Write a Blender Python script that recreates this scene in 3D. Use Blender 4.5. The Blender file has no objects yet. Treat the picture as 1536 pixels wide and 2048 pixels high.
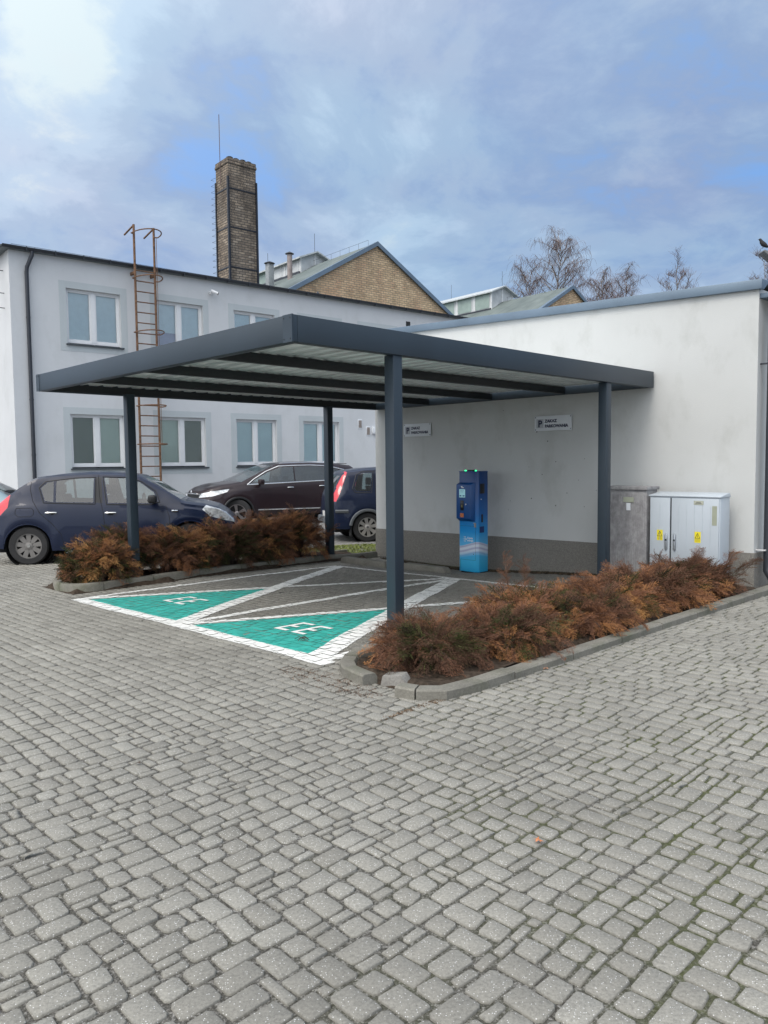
import bpy, bmesh, math, random
import numpy as np
from mathutils import Vector, Matrix
R=math.radians
rnd=random.Random(7)
TH=0.7984
UX=(-math.cos(TH),math.sin(TH)); VX=(math.sin(TH),math.cos(TH))
FX=(0.7720,0.6356); FN=(-0.6356,0.7720); FC=(-9.582,21.0); FRZ=0.6888
scene=bpy.context.scene
col=scene.collection
def W(U,V,z=0.0): return (U*UX[0]+V*VX[0],U*UX[1]+V*VX[1],z)
def Fw(t,o,z=0.0): return (FC[0]+t*FX[0]+o*FN[0],FC[1]+t*FX[1]+o*FN[1],z)
def gz(U,V):
    a=min(0.5*((U-5.2)+math.sqrt((U-5.2)**2+.36)),5.4); b=min(0.5*((V-6.2)+math.sqrt((V-6.2)**2+.36)),4.2)
    return -.020*a-.012*b-.13*math.exp(-((U-8.4)/2.0)**2)/(1+math.exp(-(V-9.0)/.25))/(1+math.exp(min(50,(V-11)/.5)))
def gxy(x,y):
    return gz(x*UX[0]+y*UX[1],x*VX[0]+y*VX[1])
# ---------------------------------------------------------------- materials
def nt(name):
    m=bpy.data.materials.new(name); m.use_nodes=True
    n=m.node_tree; b=n.nodes['Principled BSDF']; return m,n,b
def N(n,t,**k):
    x=n.nodes.new(t)
    for a,v in k.items():
        if a in x.inputs: x.inputs[a].default_value=v
        else: setattr(x,a,v)
    return x
def ramp(n,fac,stops,interp='LINEAR'):
    r=n.nodes.new('ShaderNodeValToRGB'); r.color_ramp.interpolation=interp
    e=r.color_ramp.elements
    while len(e)<len(stops): e.new(.5)
    for i,(p,c) in enumerate(stops):
        e[i].position=p; e[i].color=(c[0],c[1],c[2],1) if not isinstance(c,(int,float)) else (c,c,c,1)
    n.links.new(fac,r.inputs[0]); return r.outputs[0]
def mixc(n,f,a,b,mode='MIX'):
    x=n.nodes.new('ShaderNodeMix'); x.data_type='RGBA'; x.blend_type=mode
    for s,v in ((0,f),(6,a),(7,b)):
        if isinstance(v,bpy.types.NodeSocket): n.links.new(v,x.inputs[s])
        elif s==0: x.inputs[0].default_value=v
        else: x.inputs[s].default_value=(v[0],v[1],v[2],1)
    return x.outputs[2]
def mth(n,op,a,b=0.0,c=None,clamp=False):
    x=n.nodes.new('ShaderNodeMath'); x.operation=op; x.use_clamp=clamp
    for i,v in enumerate((a,b) if c is None else (a,b,c)):
        if isinstance(v,bpy.types.NodeSocket): n.links.new(v,x.inputs[i])
        else: x.inputs[i].default_value=v
    return x.outputs[0]
def noise(n,vec,scale,detail=4,rough=.55,out=0):
    x=n.nodes.new('ShaderNodeTexNoise'); x.inputs['Scale'].default_value=scale; x.inputs['Detail'].default_value=detail; x.inputs['Roughness'].default_value=rough
    n.links.new(vec,x.inputs['Vector']); return x.outputs[out]
def objco(n): return n.nodes.new('ShaderNodeTexCoord').outputs['Object']
def geopos(n): return n.nodes.new('ShaderNodeNewGeometry').outputs['Position']
def mapping(n,vec,scale=(1,1,1),loc=(0,0,0),rot=(0,0,0)):
    m=n.nodes.new('ShaderNodeMapping'); m.inputs['Scale'].default_value=scale; m.inputs['Location'].default_value=loc; m.inputs['Rotation'].default_value=rot
    n.links.new(vec,m.inputs['Vector']); return m.outputs[0]
def bump(n,b,h,strength=.3,dist=.01):
    x=n.nodes.new('ShaderNodeBump'); x.inputs['Strength'].default_value=strength; x.inputs['Distance'].default_value=dist
    n.links.new(h,x.inputs['Height']); n.links.new(x.outputs[0],b.inputs['Normal'])
MAT={}
def simple(name,c,rough=.5,metal=0,coat=0,vary=.12,scale=6,bmp=0,bscale=80,spec=.5):
    if name in MAT: return MAT[name]
    m,n,b=nt(name); co=objco(n)
    f=noise(n,co,scale,5)
    d=tuple(max(0,x*(1-vary)) for x in c); l=tuple(x*(1+vary) for x in c)
    cc=ramp(n,f,[(.3,d),(.7,l)]); n.links.new(cc,b.inputs['Base Color'])
    b.inputs['Roughness'].default_value=rough; b.inputs['Metallic'].default_value=metal
    b.inputs['Coat Weight'].default_value=coat; b.inputs['Specular IOR Level'].default_value=spec
    if coat: b.inputs['Coat Roughness'].default_value=.04
    if bmp: bump(n,b,noise(n,co,bscale,3),bmp,.004)
    MAT[name]=m; return m
def emit(name,c,s):
    m,n,b=nt(name); b.inputs['Base Color'].default_value=(*c,1); b.inputs['Emission Color'].default_value=(*c,1); b.inputs['Emission Strength'].default_value=s; return m
def glass(name,tint=(.75,.85,.85),rough=.02):
    m,n,b=nt(name); n.nodes.remove(b)
    o=n.nodes['Material Output']; tr=N(n,'ShaderNodeBsdfTransparent'); tr.inputs[0].default_value=(*tint,1)
    gl=N(n,'ShaderNodeBsdfGlossy'); gl.inputs['Roughness'].default_value=rough; gl.inputs[0].default_value=(1,1,1,1)
    fr=N(n,'ShaderNodeFresnel',IOR=1.55); mx=N(n,'ShaderNodeMixShader')
    f=mth(n,'MULTIPLY_ADD',fr.outputs[0],1.2,.05)
    n.links.new(f,mx.inputs[0]); n.links.new(tr.outputs[0],mx.inputs[1]); n.links.new(gl.outputs[0],mx.inputs[2]); n.links.new(mx.outputs[0],o.inputs[0]); return m
def stucco(name,c,stain=(.5,.5,.48),amt=.35,pebble=False,bs=.35):
    m,n,b=nt(name); co=objco(n)
    big=noise(n,co,.7,5,.6); st=noise(n,mapping(n,co,(1.2,1.2,.75)),1.5,7,.66)
    base=ramp(n,big,[(.3,tuple(x*.94 for x in c)),(.7,tuple(x*1.03 for x in c))])
    f=mth(n,'MULTIPLY',ramp(n,st,[(.52,0.),(.78,1.)]),amt)
    cc=mixc(n,f,base,tuple(a*b_ for a,b_ in zip(c,stain)))
    fine=noise(n,co,140 if not pebble else 70,2,.6)
    if pebble:
        vo=N(n,'ShaderNodeTexVoronoi',Scale=110); n.links.new(co,vo.inputs['Vector'])
        k=ramp(n,mth(n,'FRACT',mth(n,'MULTIPLY',N(n,'ShaderNodeSeparateColor').outputs[0],1.)),[(0,1.),(1,1.)])
        pc=ramp(n,vo.outputs['Color'],[(.15,.55),(.5,1.),(.85,1.55)])
        cc=mixc(n,.45,cc,pc,'MULTIPLY'); h=vo.outputs['Distance']
        bump(n,b,h,.5,.004)
    else:
        cc=mixc(n,.25,cc,ramp(n,fine,[(.35,.75),(.65,1.1)]),'MULTIPLY')
        bump(n,b,noise(n,co,90,3,.7),bs,.006)
    n.links.new(cc,b.inputs['Base Color']); b.inputs['Roughness'].default_value=.9; b.inputs['Specular IOR Level'].default_value=.2
    return m
def brickmat(name,c1,c2,c3,mortar,scale=1.0,dark=.0):
    m,n,b=nt(name); co=objco(n)
    s=N(n,'ShaderNodeSeparateXYZ'); n.links.new(co,s.inputs[0])
    xx=mth(n,'ADD',s.outputs[0],s.outputs[1]); cb=N(n,'ShaderNodeCombineXYZ'); n.links.new(xx,cb.inputs[0]); n.links.new(s.outputs[2],cb.inputs[1])
    wob=noise(n,co,3,2,out=1)
    vv=N(n,'ShaderNodeVectorMath'); vv.operation='MULTIPLY_ADD'; n.links.new(wob,vv.inputs[0]); vv.inputs[1].default_value=(.03,.03,0); n.links.new(cb.outputs[0],vv.inputs[2])
    br=N(n,'ShaderNodeTexBrick'); n.links.new(vv.outputs[0],br.inputs['Vector'])
    br.inputs['Scale'].default_value=scale; br.inputs['Brick Width'].default_value=.31; br.inputs['Row Height'].default_value=.108; br.inputs['Mortar Size'].default_value=.018; br.inputs['Mortar Smooth'].default_value=.3; br.inputs['Bias'].default_value=-.1
    br.inputs['Color1'].default_value=(0,0,0,1); br.inputs['Color2'].default_value=(1,1,1,1); br.inputs['Mortar'].default_value=(.5,.5,.5,1)
    bc=ramp(n,br.outputs['Color'],[(0,c1),(.45,c2),(.8,c1),(1,c3)])
    patch=ramp(n,noise(n,co,.45,4,.6),[(.48,0.),(.62,1.)])
    bc=mixc(n,mth(n,'MULTIPLY',patch,.4),bc,c3)
    bc=mixc(n,br.outputs['Fac'],bc,mortar)
    soot=ramp(n,noise(n,mapping(n,co,(1,1,.4)),1.1,6,.7),[(.42,0.),(.68,1.)])
    bc=mixc(n,mth(n,'MULTIPLY',soot,dark),bc,(.035,.032,.03))
    bc=mixc(n,.5,bc,ramp(n,noise(n,co,9,3,.7),[(.3,.5),(.7,1.3)]),'MULTIPLY')
    n.links.new(bc,b.inputs['Base Color']); b.inputs['Roughness'].default_value=.95; b.inputs['Specular IOR Level'].default_value=.1
    bump(n,b,mth(n,'SUBTRACT',1.,br.outputs['Fac']),.6,.02); return m
# ---------------------------------------------------------------- mesh builder
class MB:
    def __init__(s): s.v=[]; s.f=[]
    def add(s,vs,fs):
        k=len(s.v); s.v+= [tuple(p) for p in vs]; s.f+=[tuple(i+k for i in f) for f in fs]; return s
    def box(s,x0,x1,y0,y1,z0,z1):
        return s.add([(x0,y0,z0),(x1,y0,z0),(x1,y1,z0),(x0,y1,z0),(x0,y0,z1),(x1,y0,z1),(x1,y1,z1),(x0,y1,z1)],
            [(0,3,2,1),(4,5,6,7),(0,1,5,4),(1,2,6,5),(2,3,7,6),(3,0,4,7)])
    def prism(s,poly,a,b,axis='y'):
        def P(p,h): return {'y':(p[0],h,p[1]),'x':(h,p[0],p[1]),'z':(p[0],p[1],h)}[axis]
        n=len(poly); vs=[P(p,a) for p in poly]+[P(p,b) for p in poly]
        fs=[tuple(range(n)),tuple(range(2*n-1,n-1,-1))]+[(i,i+n,(i+1)%n+n,(i+1)%n) for i in range(n)]
        return s.add(vs,fs)
    def tube(s,pts,r,n=6,cap=True):
        pts=[Vector(p) for p in pts]; m=len(pts); rs=r if isinstance(r,(list,tuple)) else [r]*m
        ref=None; rings=[]
        for i,p in enumerate(pts):
            d=(pts[min(i+1,m-1)]-pts[max(i-1,0)]).normalized()
            if ref is None or abs(ref.dot(d))>.95: ref=Vector((0,0,1)) if abs(d.z)<.9 else Vector((1,0,0))
            a=(ref-d*ref.dot(d)).normalized(); b=d.cross(a); ref=a
            rings.append([p+(a*math.cos(t)+b*math.sin(t))*rs[i] for t in [2*math.pi*j/n for j in range(n)]])
        vs=[q for r_ in rings for q in r_]
        fs=[(i*n+j,i*n+(j+1)%n,(i+1)*n+(j+1)%n,(i+1)*n+j) for i in range(m-1) for j in range(n)]
        if cap: fs+=[tuple(range(n-1,-1,-1)),tuple((m-1)*n+j for j in range(n))]
        return s.add(vs,fs)
    def lathe(s,prof,c=(0,0,0),axis='z',n=24,caps=(1,1)):
        vs=[];m=len(prof)
        for (r,h) in prof:
            for j in range(n):
                t=2*math.pi*j/n; a,b=r*math.cos(t),r*math.sin(t)
                p={'z':(a,b,h),'y':(a,h,b),'x':(h,a,b)}[axis]; vs.append((p[0]+c[0],p[1]+c[1],p[2]+c[2]))
        fs=[(i*n+j,i*n+(j+1)%n,(i+1)*n+(j+1)%n,(i+1)*n+j) for i in range(m-1) for j in range(n)]
        if caps[0]: fs.append(tuple(range(n)))
        if caps[1]: fs.append(tuple((m-1)*n+j for j in range(n-1,-1,-1)))
        return s.add(vs,fs)
    def build(s,name,mat,parent=None,bevel=0,smooth=False,seg=2):
        me=bpy.data.meshes.new(name); me.from_pydata(s.v,[],s.f)
        bm=bmesh.new(); bm.from_mesh(me); bmesh.ops.recalc_face_normals(bm,faces=bm.faces)
        if bevel:
            es=[e for e in bm.edges if len(e.link_faces)==2 and e.calc_face_angle(0)>.6]
            bmesh.ops.bevel(bm,geom=es,offset=bevel,segments=seg,affect='EDGES',profile=.5,clamp_overlap=True)
        bm.to_mesh(me); bm.free()
        me.materials.append(mat)
        o=bpy.data.objects.new(name,me); col.objects.link(o)
        if parent: o.parent=parent
        if smooth or bevel:
            me.polygons.foreach_set('use_smooth',[True]*len(me.polygons))
            try: me.set_sharp_from_angle(angle=R(35))
            except Exception: pass
        return o
def np_mesh(name,verts,faces_list,mat,parent=None,smooth=False,attr=None):
    """faces_list: list of (n,k) int arrays"""
    me=bpy.data.meshes.new(name); v=np.asarray(verts,dtype=np.float32)
    me.vertices.add(len(v)); me.vertices.foreach_set('co',v.ravel())
    loops=np.concatenate([f.ravel() for f in faces_list]); tot=np.concatenate([np.full(len(f),f.shape[1]) for f in faces_list])
    st=np.concatenate([[0],np.cumsum(tot)[:-1]])
    me.loops.add(len(loops)); me.loops.foreach_set('vertex_index',loops.astype(np.int32))
    me.polygons.add(len(tot)); me.polygons.foreach_set('loop_start',st.astype(np.int32)); me.polygons.foreach_set('loop_total',tot.astype(np.int32))
    if attr is not None:
        for an,av in attr.items():
            a=me.attributes.new(an,'FLOAT','POINT'); a.data.foreach_set('value',np.asarray(av,dtype=np.float32))
    me.update(calc_edges=True); me.validate()
    me.polygons.foreach_set('use_smooth',[smooth]*len(me.polygons))
    me.materials.append(mat); o=bpy.data.objects.new(name,me); col.objects.link(o)
    if parent: o.parent=parent
    return o
def each(mbs,name,mat,parent,**k):
    return [m.build(name,mat,parent,**k) for m in mbs]
def tag(o,label=None,cat=None,group=None,kind=None):
    if label: o['label']=label
    if cat: o['category']=cat
    if group: o['group']=group
    if kind: o['kind']=kind
    return o
def thing(name,label,cat,loc=(0,0,0),rz=0,group=None):
    o=bpy.data.objects.new(name,None); col.objects.link(o); o.location=loc; o.rotation_euler=(0,0,rz); o.empty_display_size=.3
    return tag(o,label,cat,group)
def text(s,size,mat,name,parent,loc,rot=(R(90),0,0),ext=.001,offset=0,sx=1):
    cu=bpy.data.curves.new(name,'FONT'); cu.body=s; cu.size=size; cu.extrude=ext; cu.offset=offset; cu.resolution_u=3
    t=bpy.data.objects.new(name,cu); col.objects.link(t)
    bpy.context.view_layer.update(); dg=bpy.context.evaluated_depsgraph_get()
    me=bpy.data.meshes.new_from_object(t.evaluated_get(dg)); bpy.data.objects.remove(t); bpy.data.curves.remove(cu)
    me.materials.clear(); me.materials.append(mat)
    o=bpy.data.objects.new(name,me); col.objects.link(o); o.parent=parent; o.location=loc; o.rotation_euler=rot; o.scale=(sx,1,1)
    return o
def clip(poly,hp):
    """clip polygon list[(x,y)] by convex ccw polygon hp"""
    out=poly
    for i in range(len(hp)):
        a=hp[i]; b=hp[(i+1)%len(hp)]; ex,ey=b[0]-a[0],b[1]-a[1]
        inp=out; out=[]
        if not inp: return []
        for j in range(len(inp)):
            p=inp[j]; q=inp[(j+1)%len(inp)]
            dp=ex*(p[1]-a[1])-ey*(p[0]-a[0]); dq=ex*(q[1]-a[1])-ey*(q[0]-a[0])
            if dp>=0: out.append(p)
            if (dp>=0)!=(dq>=0):
                t=dp/(dp-dq); out.append((p[0]+t*(q[0]-p[0]),p[1]+t*(q[1]-p[1])))
    return out
def ccw(p):
    a=sum(p[i][0]*p[(i+1)%len(p)][1]-p[(i+1)%len(p)][0]*p[i][1] for i in range(len(p)))
    return p if a>0 else p[::-1]
CLOUD_OFF=(3.1,1.7,0)
BLUE=[(430,215,170,.30),(620,330,300,.12),(300,320,400,.10),(1180,60,300,.08)]
WHITE=[(30,40,110,.22),(170,200,700,.10),(850,220,400,.08),(680,420,600,.10),(230,430,400,.10),(1440,360,250,.08),(1000,330,300,.03)]
SKYBLUE=(1.7,4.0,8.6)
CLD=[(.26,.355,.55),(.335,.45,.65),(.45,.565,.75),(.65,.71,.78)]
GLOWK=2.2
SUN_E=1.5
EXPO=0.0
# ================================================================ GROUND, PAVING, MARKINGS, KERBS
def stone_mat():
    m,n,b=nt('concrete_sett'); co=geopos(n)
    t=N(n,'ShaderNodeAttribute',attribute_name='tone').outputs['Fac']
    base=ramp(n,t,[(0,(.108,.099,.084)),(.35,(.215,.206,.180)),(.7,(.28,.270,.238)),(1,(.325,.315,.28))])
    big=noise(n,co,.55,4,.6); base=mixc(n,.8,base,ramp(n,big,[(.3,.78),(.7,1.12)]),'MULTIPLY')
    f=noise(n,co,95,4,.75); base=mixc(n,.75,base,ramp(n,f,[(.32,.60),(.52,1.),(.68,1.25)]),'MULTIPLY')
    vo=N(n,'ShaderNodeTexVoronoi',Scale=120); n.links.new(co,vo.inputs['Vector'])
    sp=mth(n,'MULTIPLY',ramp(n,vo.outputs['Distance'],[(.16,1.),(.27,0.)]),ramp(n,vo.outputs['Color'],[(.60,0.),(.64,1.)]))
    base=mixc(n,mth(n,'MULTIPLY',sp,.85),base,(.72,.72,.70))
    vd=N(n,'ShaderNodeTexVoronoi',Scale=120); n.links.new(mapping(n,co,(1,1,1),(3,7,1)),vd.inputs['Vector'])
    sd=mth(n,'MULTIPLY',ramp(n,vd.outputs['Distance'],[(.12,1.),(.24,0.)]),ramp(n,vd.outputs['Color'],[(.70,0.),(.72,1.)]))
    base=mixc(n,mth(n,'MULTIPLY',sd,.55),base,(.09,.09,.09))
    e=N(n,'ShaderNodeAttribute',attribute_name='edge').outputs['Fac']
    base=mixc(n,mth(n,'MULTIPLY',e,.35),base,(.12,.117,.10))
    tyre=ramp(n,noise(n,mapping(n,co,(.5,1.6,1),(2,5,0),(0,0,TH)),.9,4,.6),[(.52,0.),(.66,1.)]); base=mixc(n,mth(n,'MULTIPLY',tyre,.20),base,(.09,.086,.075))
    oil=ramp(n,noise(n,mapping(n,co,(1,1,1),(8,1,0)),1.3,3,.5),[(.68,0.),(.74,1.)]); base=mixc(n,mth(n,'MULTIPLY',oil,.0),base,(.05,.048,.045))
    n.links.new(base,b.inputs['Base Color']); b.inputs['Roughness'].default_value=.85; b.inputs['Specular IOR Level'].default_value=.3
    bump(n,b,noise(n,co,160,3,.8),.45,.004); return m
def joint_mat():
    m,n,b=nt('joint_sand_and_moss'); co=geopos(n)
    c=ramp(n,noise(n,co,75,5,.8),[(.36,(.045,.043,.037)),(.52,(.115,.11,.097)),(.62,(.30,.29,.27))])
    rot=mapping(n,co,(1,1,1),(0,0,0),(0,0,TH))   # x' = -U , y' = V
    s=N(n,'ShaderNodeSeparateXYZ'); n.links.new(rot,s.inputs[0])
    dd=mth(n,'SUBTRACT',s.outputs[1],mth(n,'MULTIPLY',s.outputs[0],-1.))   # V-U
    nx=mth(n,'ADD',dd,mth(n,'MULTIPLY',noise(n,co,.8,3),2.4))
    right=ramp(n,mth(n,'MULTIPLY_ADD',nx,.2,.2),[(.35,.0),(.75,1.)])
    f=mth(n,'MULTIPLY',right,ramp(n,noise(n,co,1.7,5,.65),[(.40,0.),(.58,1.)]))
    f2=mth(n,'MAXIMUM',f,mth(n,'MULTIPLY',ramp(n,noise(n,co,2.3,4,.6),[(.58,0.),(.72,1.)]),.35))
    c=mixc(n,mth(n,'MULTIPLY',f2,.75),c,ramp(n,noise(n,co,45,3),[(.3,(.050,.060,.020)),(.7,(.11,.125,.045))]))
    n.links.new(c,b.inputs['Base Color']); b.inputs['Roughness'].default_value=1; b.inputs['Specular IOR Level'].default_value=.1
    bump(n,b,noise(n,co,70,4,.8),.8,.01); return m
def farpave_mat():
    m,n,b=nt('distant_setts'); co=mapping(n,geopos(n),(1,1,1),(0,0,0),(0,0,TH))
    br=N(n,'ShaderNodeTexBrick'); n.links.new(co,br.inputs['Vector']); br.inputs['Scale'].default_value=1
    br.inputs['Brick Width'].default_value=.155; br.inputs['Row Height'].default_value=.103; br.inputs['Mortar Size'].default_value=.009; br.inputs['Mortar Smooth'].default_value=.2
    br.inputs['Color1'].default_value=(.23,.228,.22,1); br.inputs['Color2'].default_value=(.33,.325,.315,1); br.inputs['Mortar'].default_value=(.08,.08,.06,1)
    c=mixc(n,.8,br.outputs['Color'],ramp(n,noise(n,co,.5,5),[(.3,.75),(.7,1.15)]),'MULTIPLY')
    n.links.new(c,b.inputs['Base Color']); b.inputs['Roughness'].default_value=.9; bump(n,b,mth(n,'SUBTRACT',1.,br.outputs['Fac']),.5,.01); return m
M_STONE=stone_mat(); M_JOINT=joint_mat(); M_FAR=farpave_mat()
CL=.0515
u0,u1,v0,v1=-3.6,17.5,-3.6,19.0
nu=int((u1-u0)/CL); nv=int((v1-v0)/CL)
def inpoly(p,x,y):
    c=False
    for i in range(len(p)):
        a=p[i];b=p[i-1]
        if (a[1]>y)!=(b[1]>y) and x<(b[0]-a[0])*(y-a[1])/(b[1]-a[1])+a[0]: c=not c
    return c
RPL=[(3.45,9.98),(3.42,5.6),(3.42,4.6),(3.42,4.15),(3.44,3.86),(3.52,3.78),(3.66,3.74),(3.93,3.76),(4.2,3.80),(4.38,3.93),(4.46,4.12),(4.54,5.0),(4.68,8.3),(4.74,9.98)]   # right planter outline (kerb outside) ccw-ish
LPL=[(10.06,4.6),(9.99,4.3),(10.02,4.12),(10.2,4.02),(10.6,4.0),(10.95,4.1),(11.13,4.28),(11.2,6.5),(11.3,9.72),(10.36,9.72)]
def visible(U,V):
    x,y,_=W(U,V)
    return .9<y<16.5 and abs(x)<.56*y+1.9
def blocked(U,V):
    if V>9.93 and 3.55<U<10.5: return True
    return inpoly(RPL,U,V) or inpoly(LPL,U,V)
free=np.zeros((nv,nu),bool)
for j in range(nv):
    V=v0+(j+.5)*CL
    for i in range(nu):
        U=u0+(i+.5)*CL
        if visible(U,V) and not blocked(U,V): free[j,i]=True
stones=[]
fr=free.copy()
for j in range(nv):
    row=np.nonzero(fr[j])[0]
    for i in row:
        if not fr[j,i]: continue
        r=1
        while r<5 and i+r<nu and fr[j,i+r]: r+=1
        U=u0+i*CL; V=v0+j*CL
        right=(V-U>.3 and U<3.4)
        ws=[1,2,3] if r>=3 else list(range(1,r+1))
        Yc=W(U,V)[1]; course=(Yc+.35*math.sin(U*1.7)+.3*math.sin(V*2.3)>4.3)
        opts=[]
        for w in ws:
            if r-w==1 and r<5 and rnd.random()<.85 and r!=1: continue
            for h in ((2,) if (course and j%2==0) else ((1,) if course else (1,2,3))):
                if w==3 and h==3: continue
                if not course and j%2==0 and h==3 and rnd.random()<.3: continue
                if j+h>nv or not fr[j:j+h,i:i+w].all(): continue
                p={(3,2):(.30 if right else .2),(2,3):(.10 if right else .22),(2,2):.32,(1,2):.09,(2,1):.08,(3,1):.05 if right else .015,(1,3):.012,(1,1):.004}[(w,h)]
                opts.append((p,w,h))
        if not opts: opts=[(1,1,1)]
        k=rnd.random()*sum(o[0] for o in opts)
        for p,w,h in opts:
            k-=p
            if k<=0: break
        fr[j:j+h,i:i+w]=False
        stones.append((i,j,w,h))
# markings
FLx,MDx,RTx=9.56,7.02,4.72; VF,VR=3.88,8.24
def seg(a,b,w):
    dx,dy=b[0]-a[0],b[1]-a[1]; L=math.hypot(dx,dy); nx,ny=-dy/L*w/2,dx/L*w/2
    return ccw([(a[0]+nx,a[1]+ny),(b[0]+nx,b[1]+ny),(b[0]-nx,b[1]-ny),(a[0]-nx,a[1]-ny)])
white=[]
white.append(seg((FLx+.03,VF-.0),(RTx-.1,VF-.02),.16))
white.append(seg((FLx-.02,VF),(FLx+.03,VR),.10))
white.append(seg((FLx,VR),(RTx+.02,VR),.09))
white.append(seg((RTx+.02,VF),(RTx+.02,VR),.11))
white.append(seg((MDx,VF),(MDx,VR),.11))
white.append(seg((FLx-.02,VF+.02),(MDx+.04,VR-.02),.11))
white.append(seg((MDx+.06,VF+.02),(FLx-.06,VR-.04),.20))
white.append(seg((MDx-.04,VF+.02),(RTx+.06,VR-.04),.11))
white.append(seg((RTx+.12,VF+.02),(MDx-.02,VR-.04),.22))
def glyph(uu,vv,h=.37,w=.185,s=.046):
    return [seg((uu-s/2,vv),(uu-s/2,vv+h),s),seg((uu-s,vv+s/2),(uu-w,vv+s/2),s),seg((uu-s,vv+h/2),(uu-w*.78,vv+h/2),s),seg((uu-s,vv+h-s/2),(uu-w,vv+h-s/2),s)]
letters=[]
for uu,vv in ((8.53,4.52),(8.25,4.51),(6.06,4.39),(5.785,4.38)): letters+=glyph(uu,vv,.37,.19,.050)
cxL=((FLx+MDx)/2,(VF+VR)/2); cxR=((RTx+MDx)/2,(VF+VR)/2)
teal=[ccw([(FLx-.16,VF+.065),(MDx+.16,VF+.065),(cxL[0],cxL[1]-.13)]),ccw([(MDx-.16,VF+.065),(RTx+.22,VF+.065),(cxR[0],cxR[1]-.14)])]
sv=[];q8=[];tri=[];tone=[];edge=[]
wv=[];wf=[];tv=[];tf=[]
def put(vs,fs,poly,z):
    if len(poly)<3: return
    k=len(vs)
    for (a,b_) in poly: a,b_=warp(a,b_); vs.append(W(a,b_,gz(a,b_)+z))
    fs.append(tuple(range(k,k+len(poly))))
rs=random.Random(3)
def warp(U,V):
    return (U+.007*math.sin(V*3.1+.6*math.sin(U*2.3))+.004*math.sin(V*7.7+U*2),V+.007*math.sin(U*2.7+.8*math.sin(V*1.9))+.004*math.sin(U*8.3+V))
for (i,j,w,h) in stones:
    a0=u0+i*CL; b0=v0+j*CL; a1=a0+w*CL; b1=b0+h*CL; cu=(a0+a1)/2; cv=(b0+b1)/2
    Yd=W(cu,cv)[1]
    g=.0048+rs.random()*.0026; jx=lambda: rs.uniform(-.0036,.0036)
    ha=(a1-a0)/2-g; hb=(b1-b0)/2-g; ox,oy=rs.uniform(-.0025,.0025),rs.uniform(-.0025,.0025)
    c=min(ha,hb)*rs.uniform(.16,.33)
    pts=[(-ha+c,-hb),(ha-c,-hb),(ha,-hb+c),(ha,hb-c),(ha-c,hb),(-ha+c,hb),(-ha,hb-c),(-ha,-hb+c)]
    pts=[(x+jx(),y+jx()) for x,y in pts]
    ang=rs.gauss(0,.02); ca,sa=math.cos(ang),math.sin(ang)
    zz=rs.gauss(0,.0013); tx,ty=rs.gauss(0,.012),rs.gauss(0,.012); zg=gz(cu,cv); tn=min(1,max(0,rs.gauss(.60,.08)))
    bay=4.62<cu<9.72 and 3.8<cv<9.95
    if bay: tn*=.42  # browner bay setts, with the carport's shade put into their tone
    k=len(sv)
    for (sc,dz,ed) in ((0.,-.016,1.),(.0012,-.0022,.4),(.0045,0.,0.)):
        for (x,y) in pts:
            fx=x*(1-sc/ha); fy=y*(1-sc/hb)
            X=cu+ox+fx*ca-fy*sa; Y=cv+oy+fx*sa+fy*ca
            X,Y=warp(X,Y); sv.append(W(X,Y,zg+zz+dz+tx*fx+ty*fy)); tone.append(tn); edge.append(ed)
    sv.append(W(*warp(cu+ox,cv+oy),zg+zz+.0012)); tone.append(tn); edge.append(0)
    for r_ in (0,1):
        for q in range(8):
            q8.append((k+r_*8+q,k+r_*8+(q+1)%8,k+r_*8+8+(q+1)%8,k+r_*8+8+q))
    for q in range(8): tri.append((k+16+q,k+16+(q+1)%8,k+24))
    if 3.6<cv<8.6 and 4.4<cu<9.9:
        outl=ccw([(cu+ox+x*.985*ca-y*.985*sa,cv+oy+x*.985*sa+y*.985*ca) for x,y in pts]); cell=[(a0,b0),(a1,b0),(a1,b1),(a0,b1)]
        dz=zz+zg-gz(cu,cv)+.0026
        for t_i,p in enumerate(teal):
            put(tv,tf,clip(outl,p),dz); put(tv,tf,clip(cell,p),-.0012)
        for w_i,p in enumerate(white):
            put(wv,wf,clip(outl,p),dz+.0012+.00025*w_i); put(wv,wf,clip(cell,p),-.0005+.00008*w_i)
for li,p in enumerate(letters):
    (a,b_,c,d)=p; L1=math.dist(a,b_);L2=math.dist(b_,c); m=max(1,int(max(L1,L2)/.05)); long1=L1>=L2
    for k in range(m):
        f0,f1=k/m,(k+1)/m; lp=lambda P,Q,t:(P[0]+(Q[0]-P[0])*t,P[1]+(Q[1]-P[1])*t)
        q=[lp(a,b_,f0),lp(a,b_,f1),lp(d,c,f1),lp(d,c,f0)] if long1 else [lp(b_,c,f0),lp(b_,c,f1),lp(a,d,f1),lp(a,d,f0)]
        put(wv,wf,q,.0068+.0002*(li%4))
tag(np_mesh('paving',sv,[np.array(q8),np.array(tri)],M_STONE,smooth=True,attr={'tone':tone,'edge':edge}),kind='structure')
def polymesh(name,v,f,m):
    me=bpy.data.meshes.new(name); me.from_pydata(v,[],f); me.materials.append(m); o=bpy.data.objects.new(name,me); col.objects.link(o); return o
M_TEAL=simple('teal_road_paint',(.028,.36,.30),.75,vary=.18,scale=5,bmp=.3,bscale=120)
M_WP=simple('white_road_paint',(.76,.76,.73),.8,vary=.16,scale=18,bmp=.3,bscale=120)
tag(polymesh('teal_parking_marking',tv,tf,M_TEAL),kind='structure')
tag(polymesh('white_parking_marking',wv,wf,M_WP),kind='structure')
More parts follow.
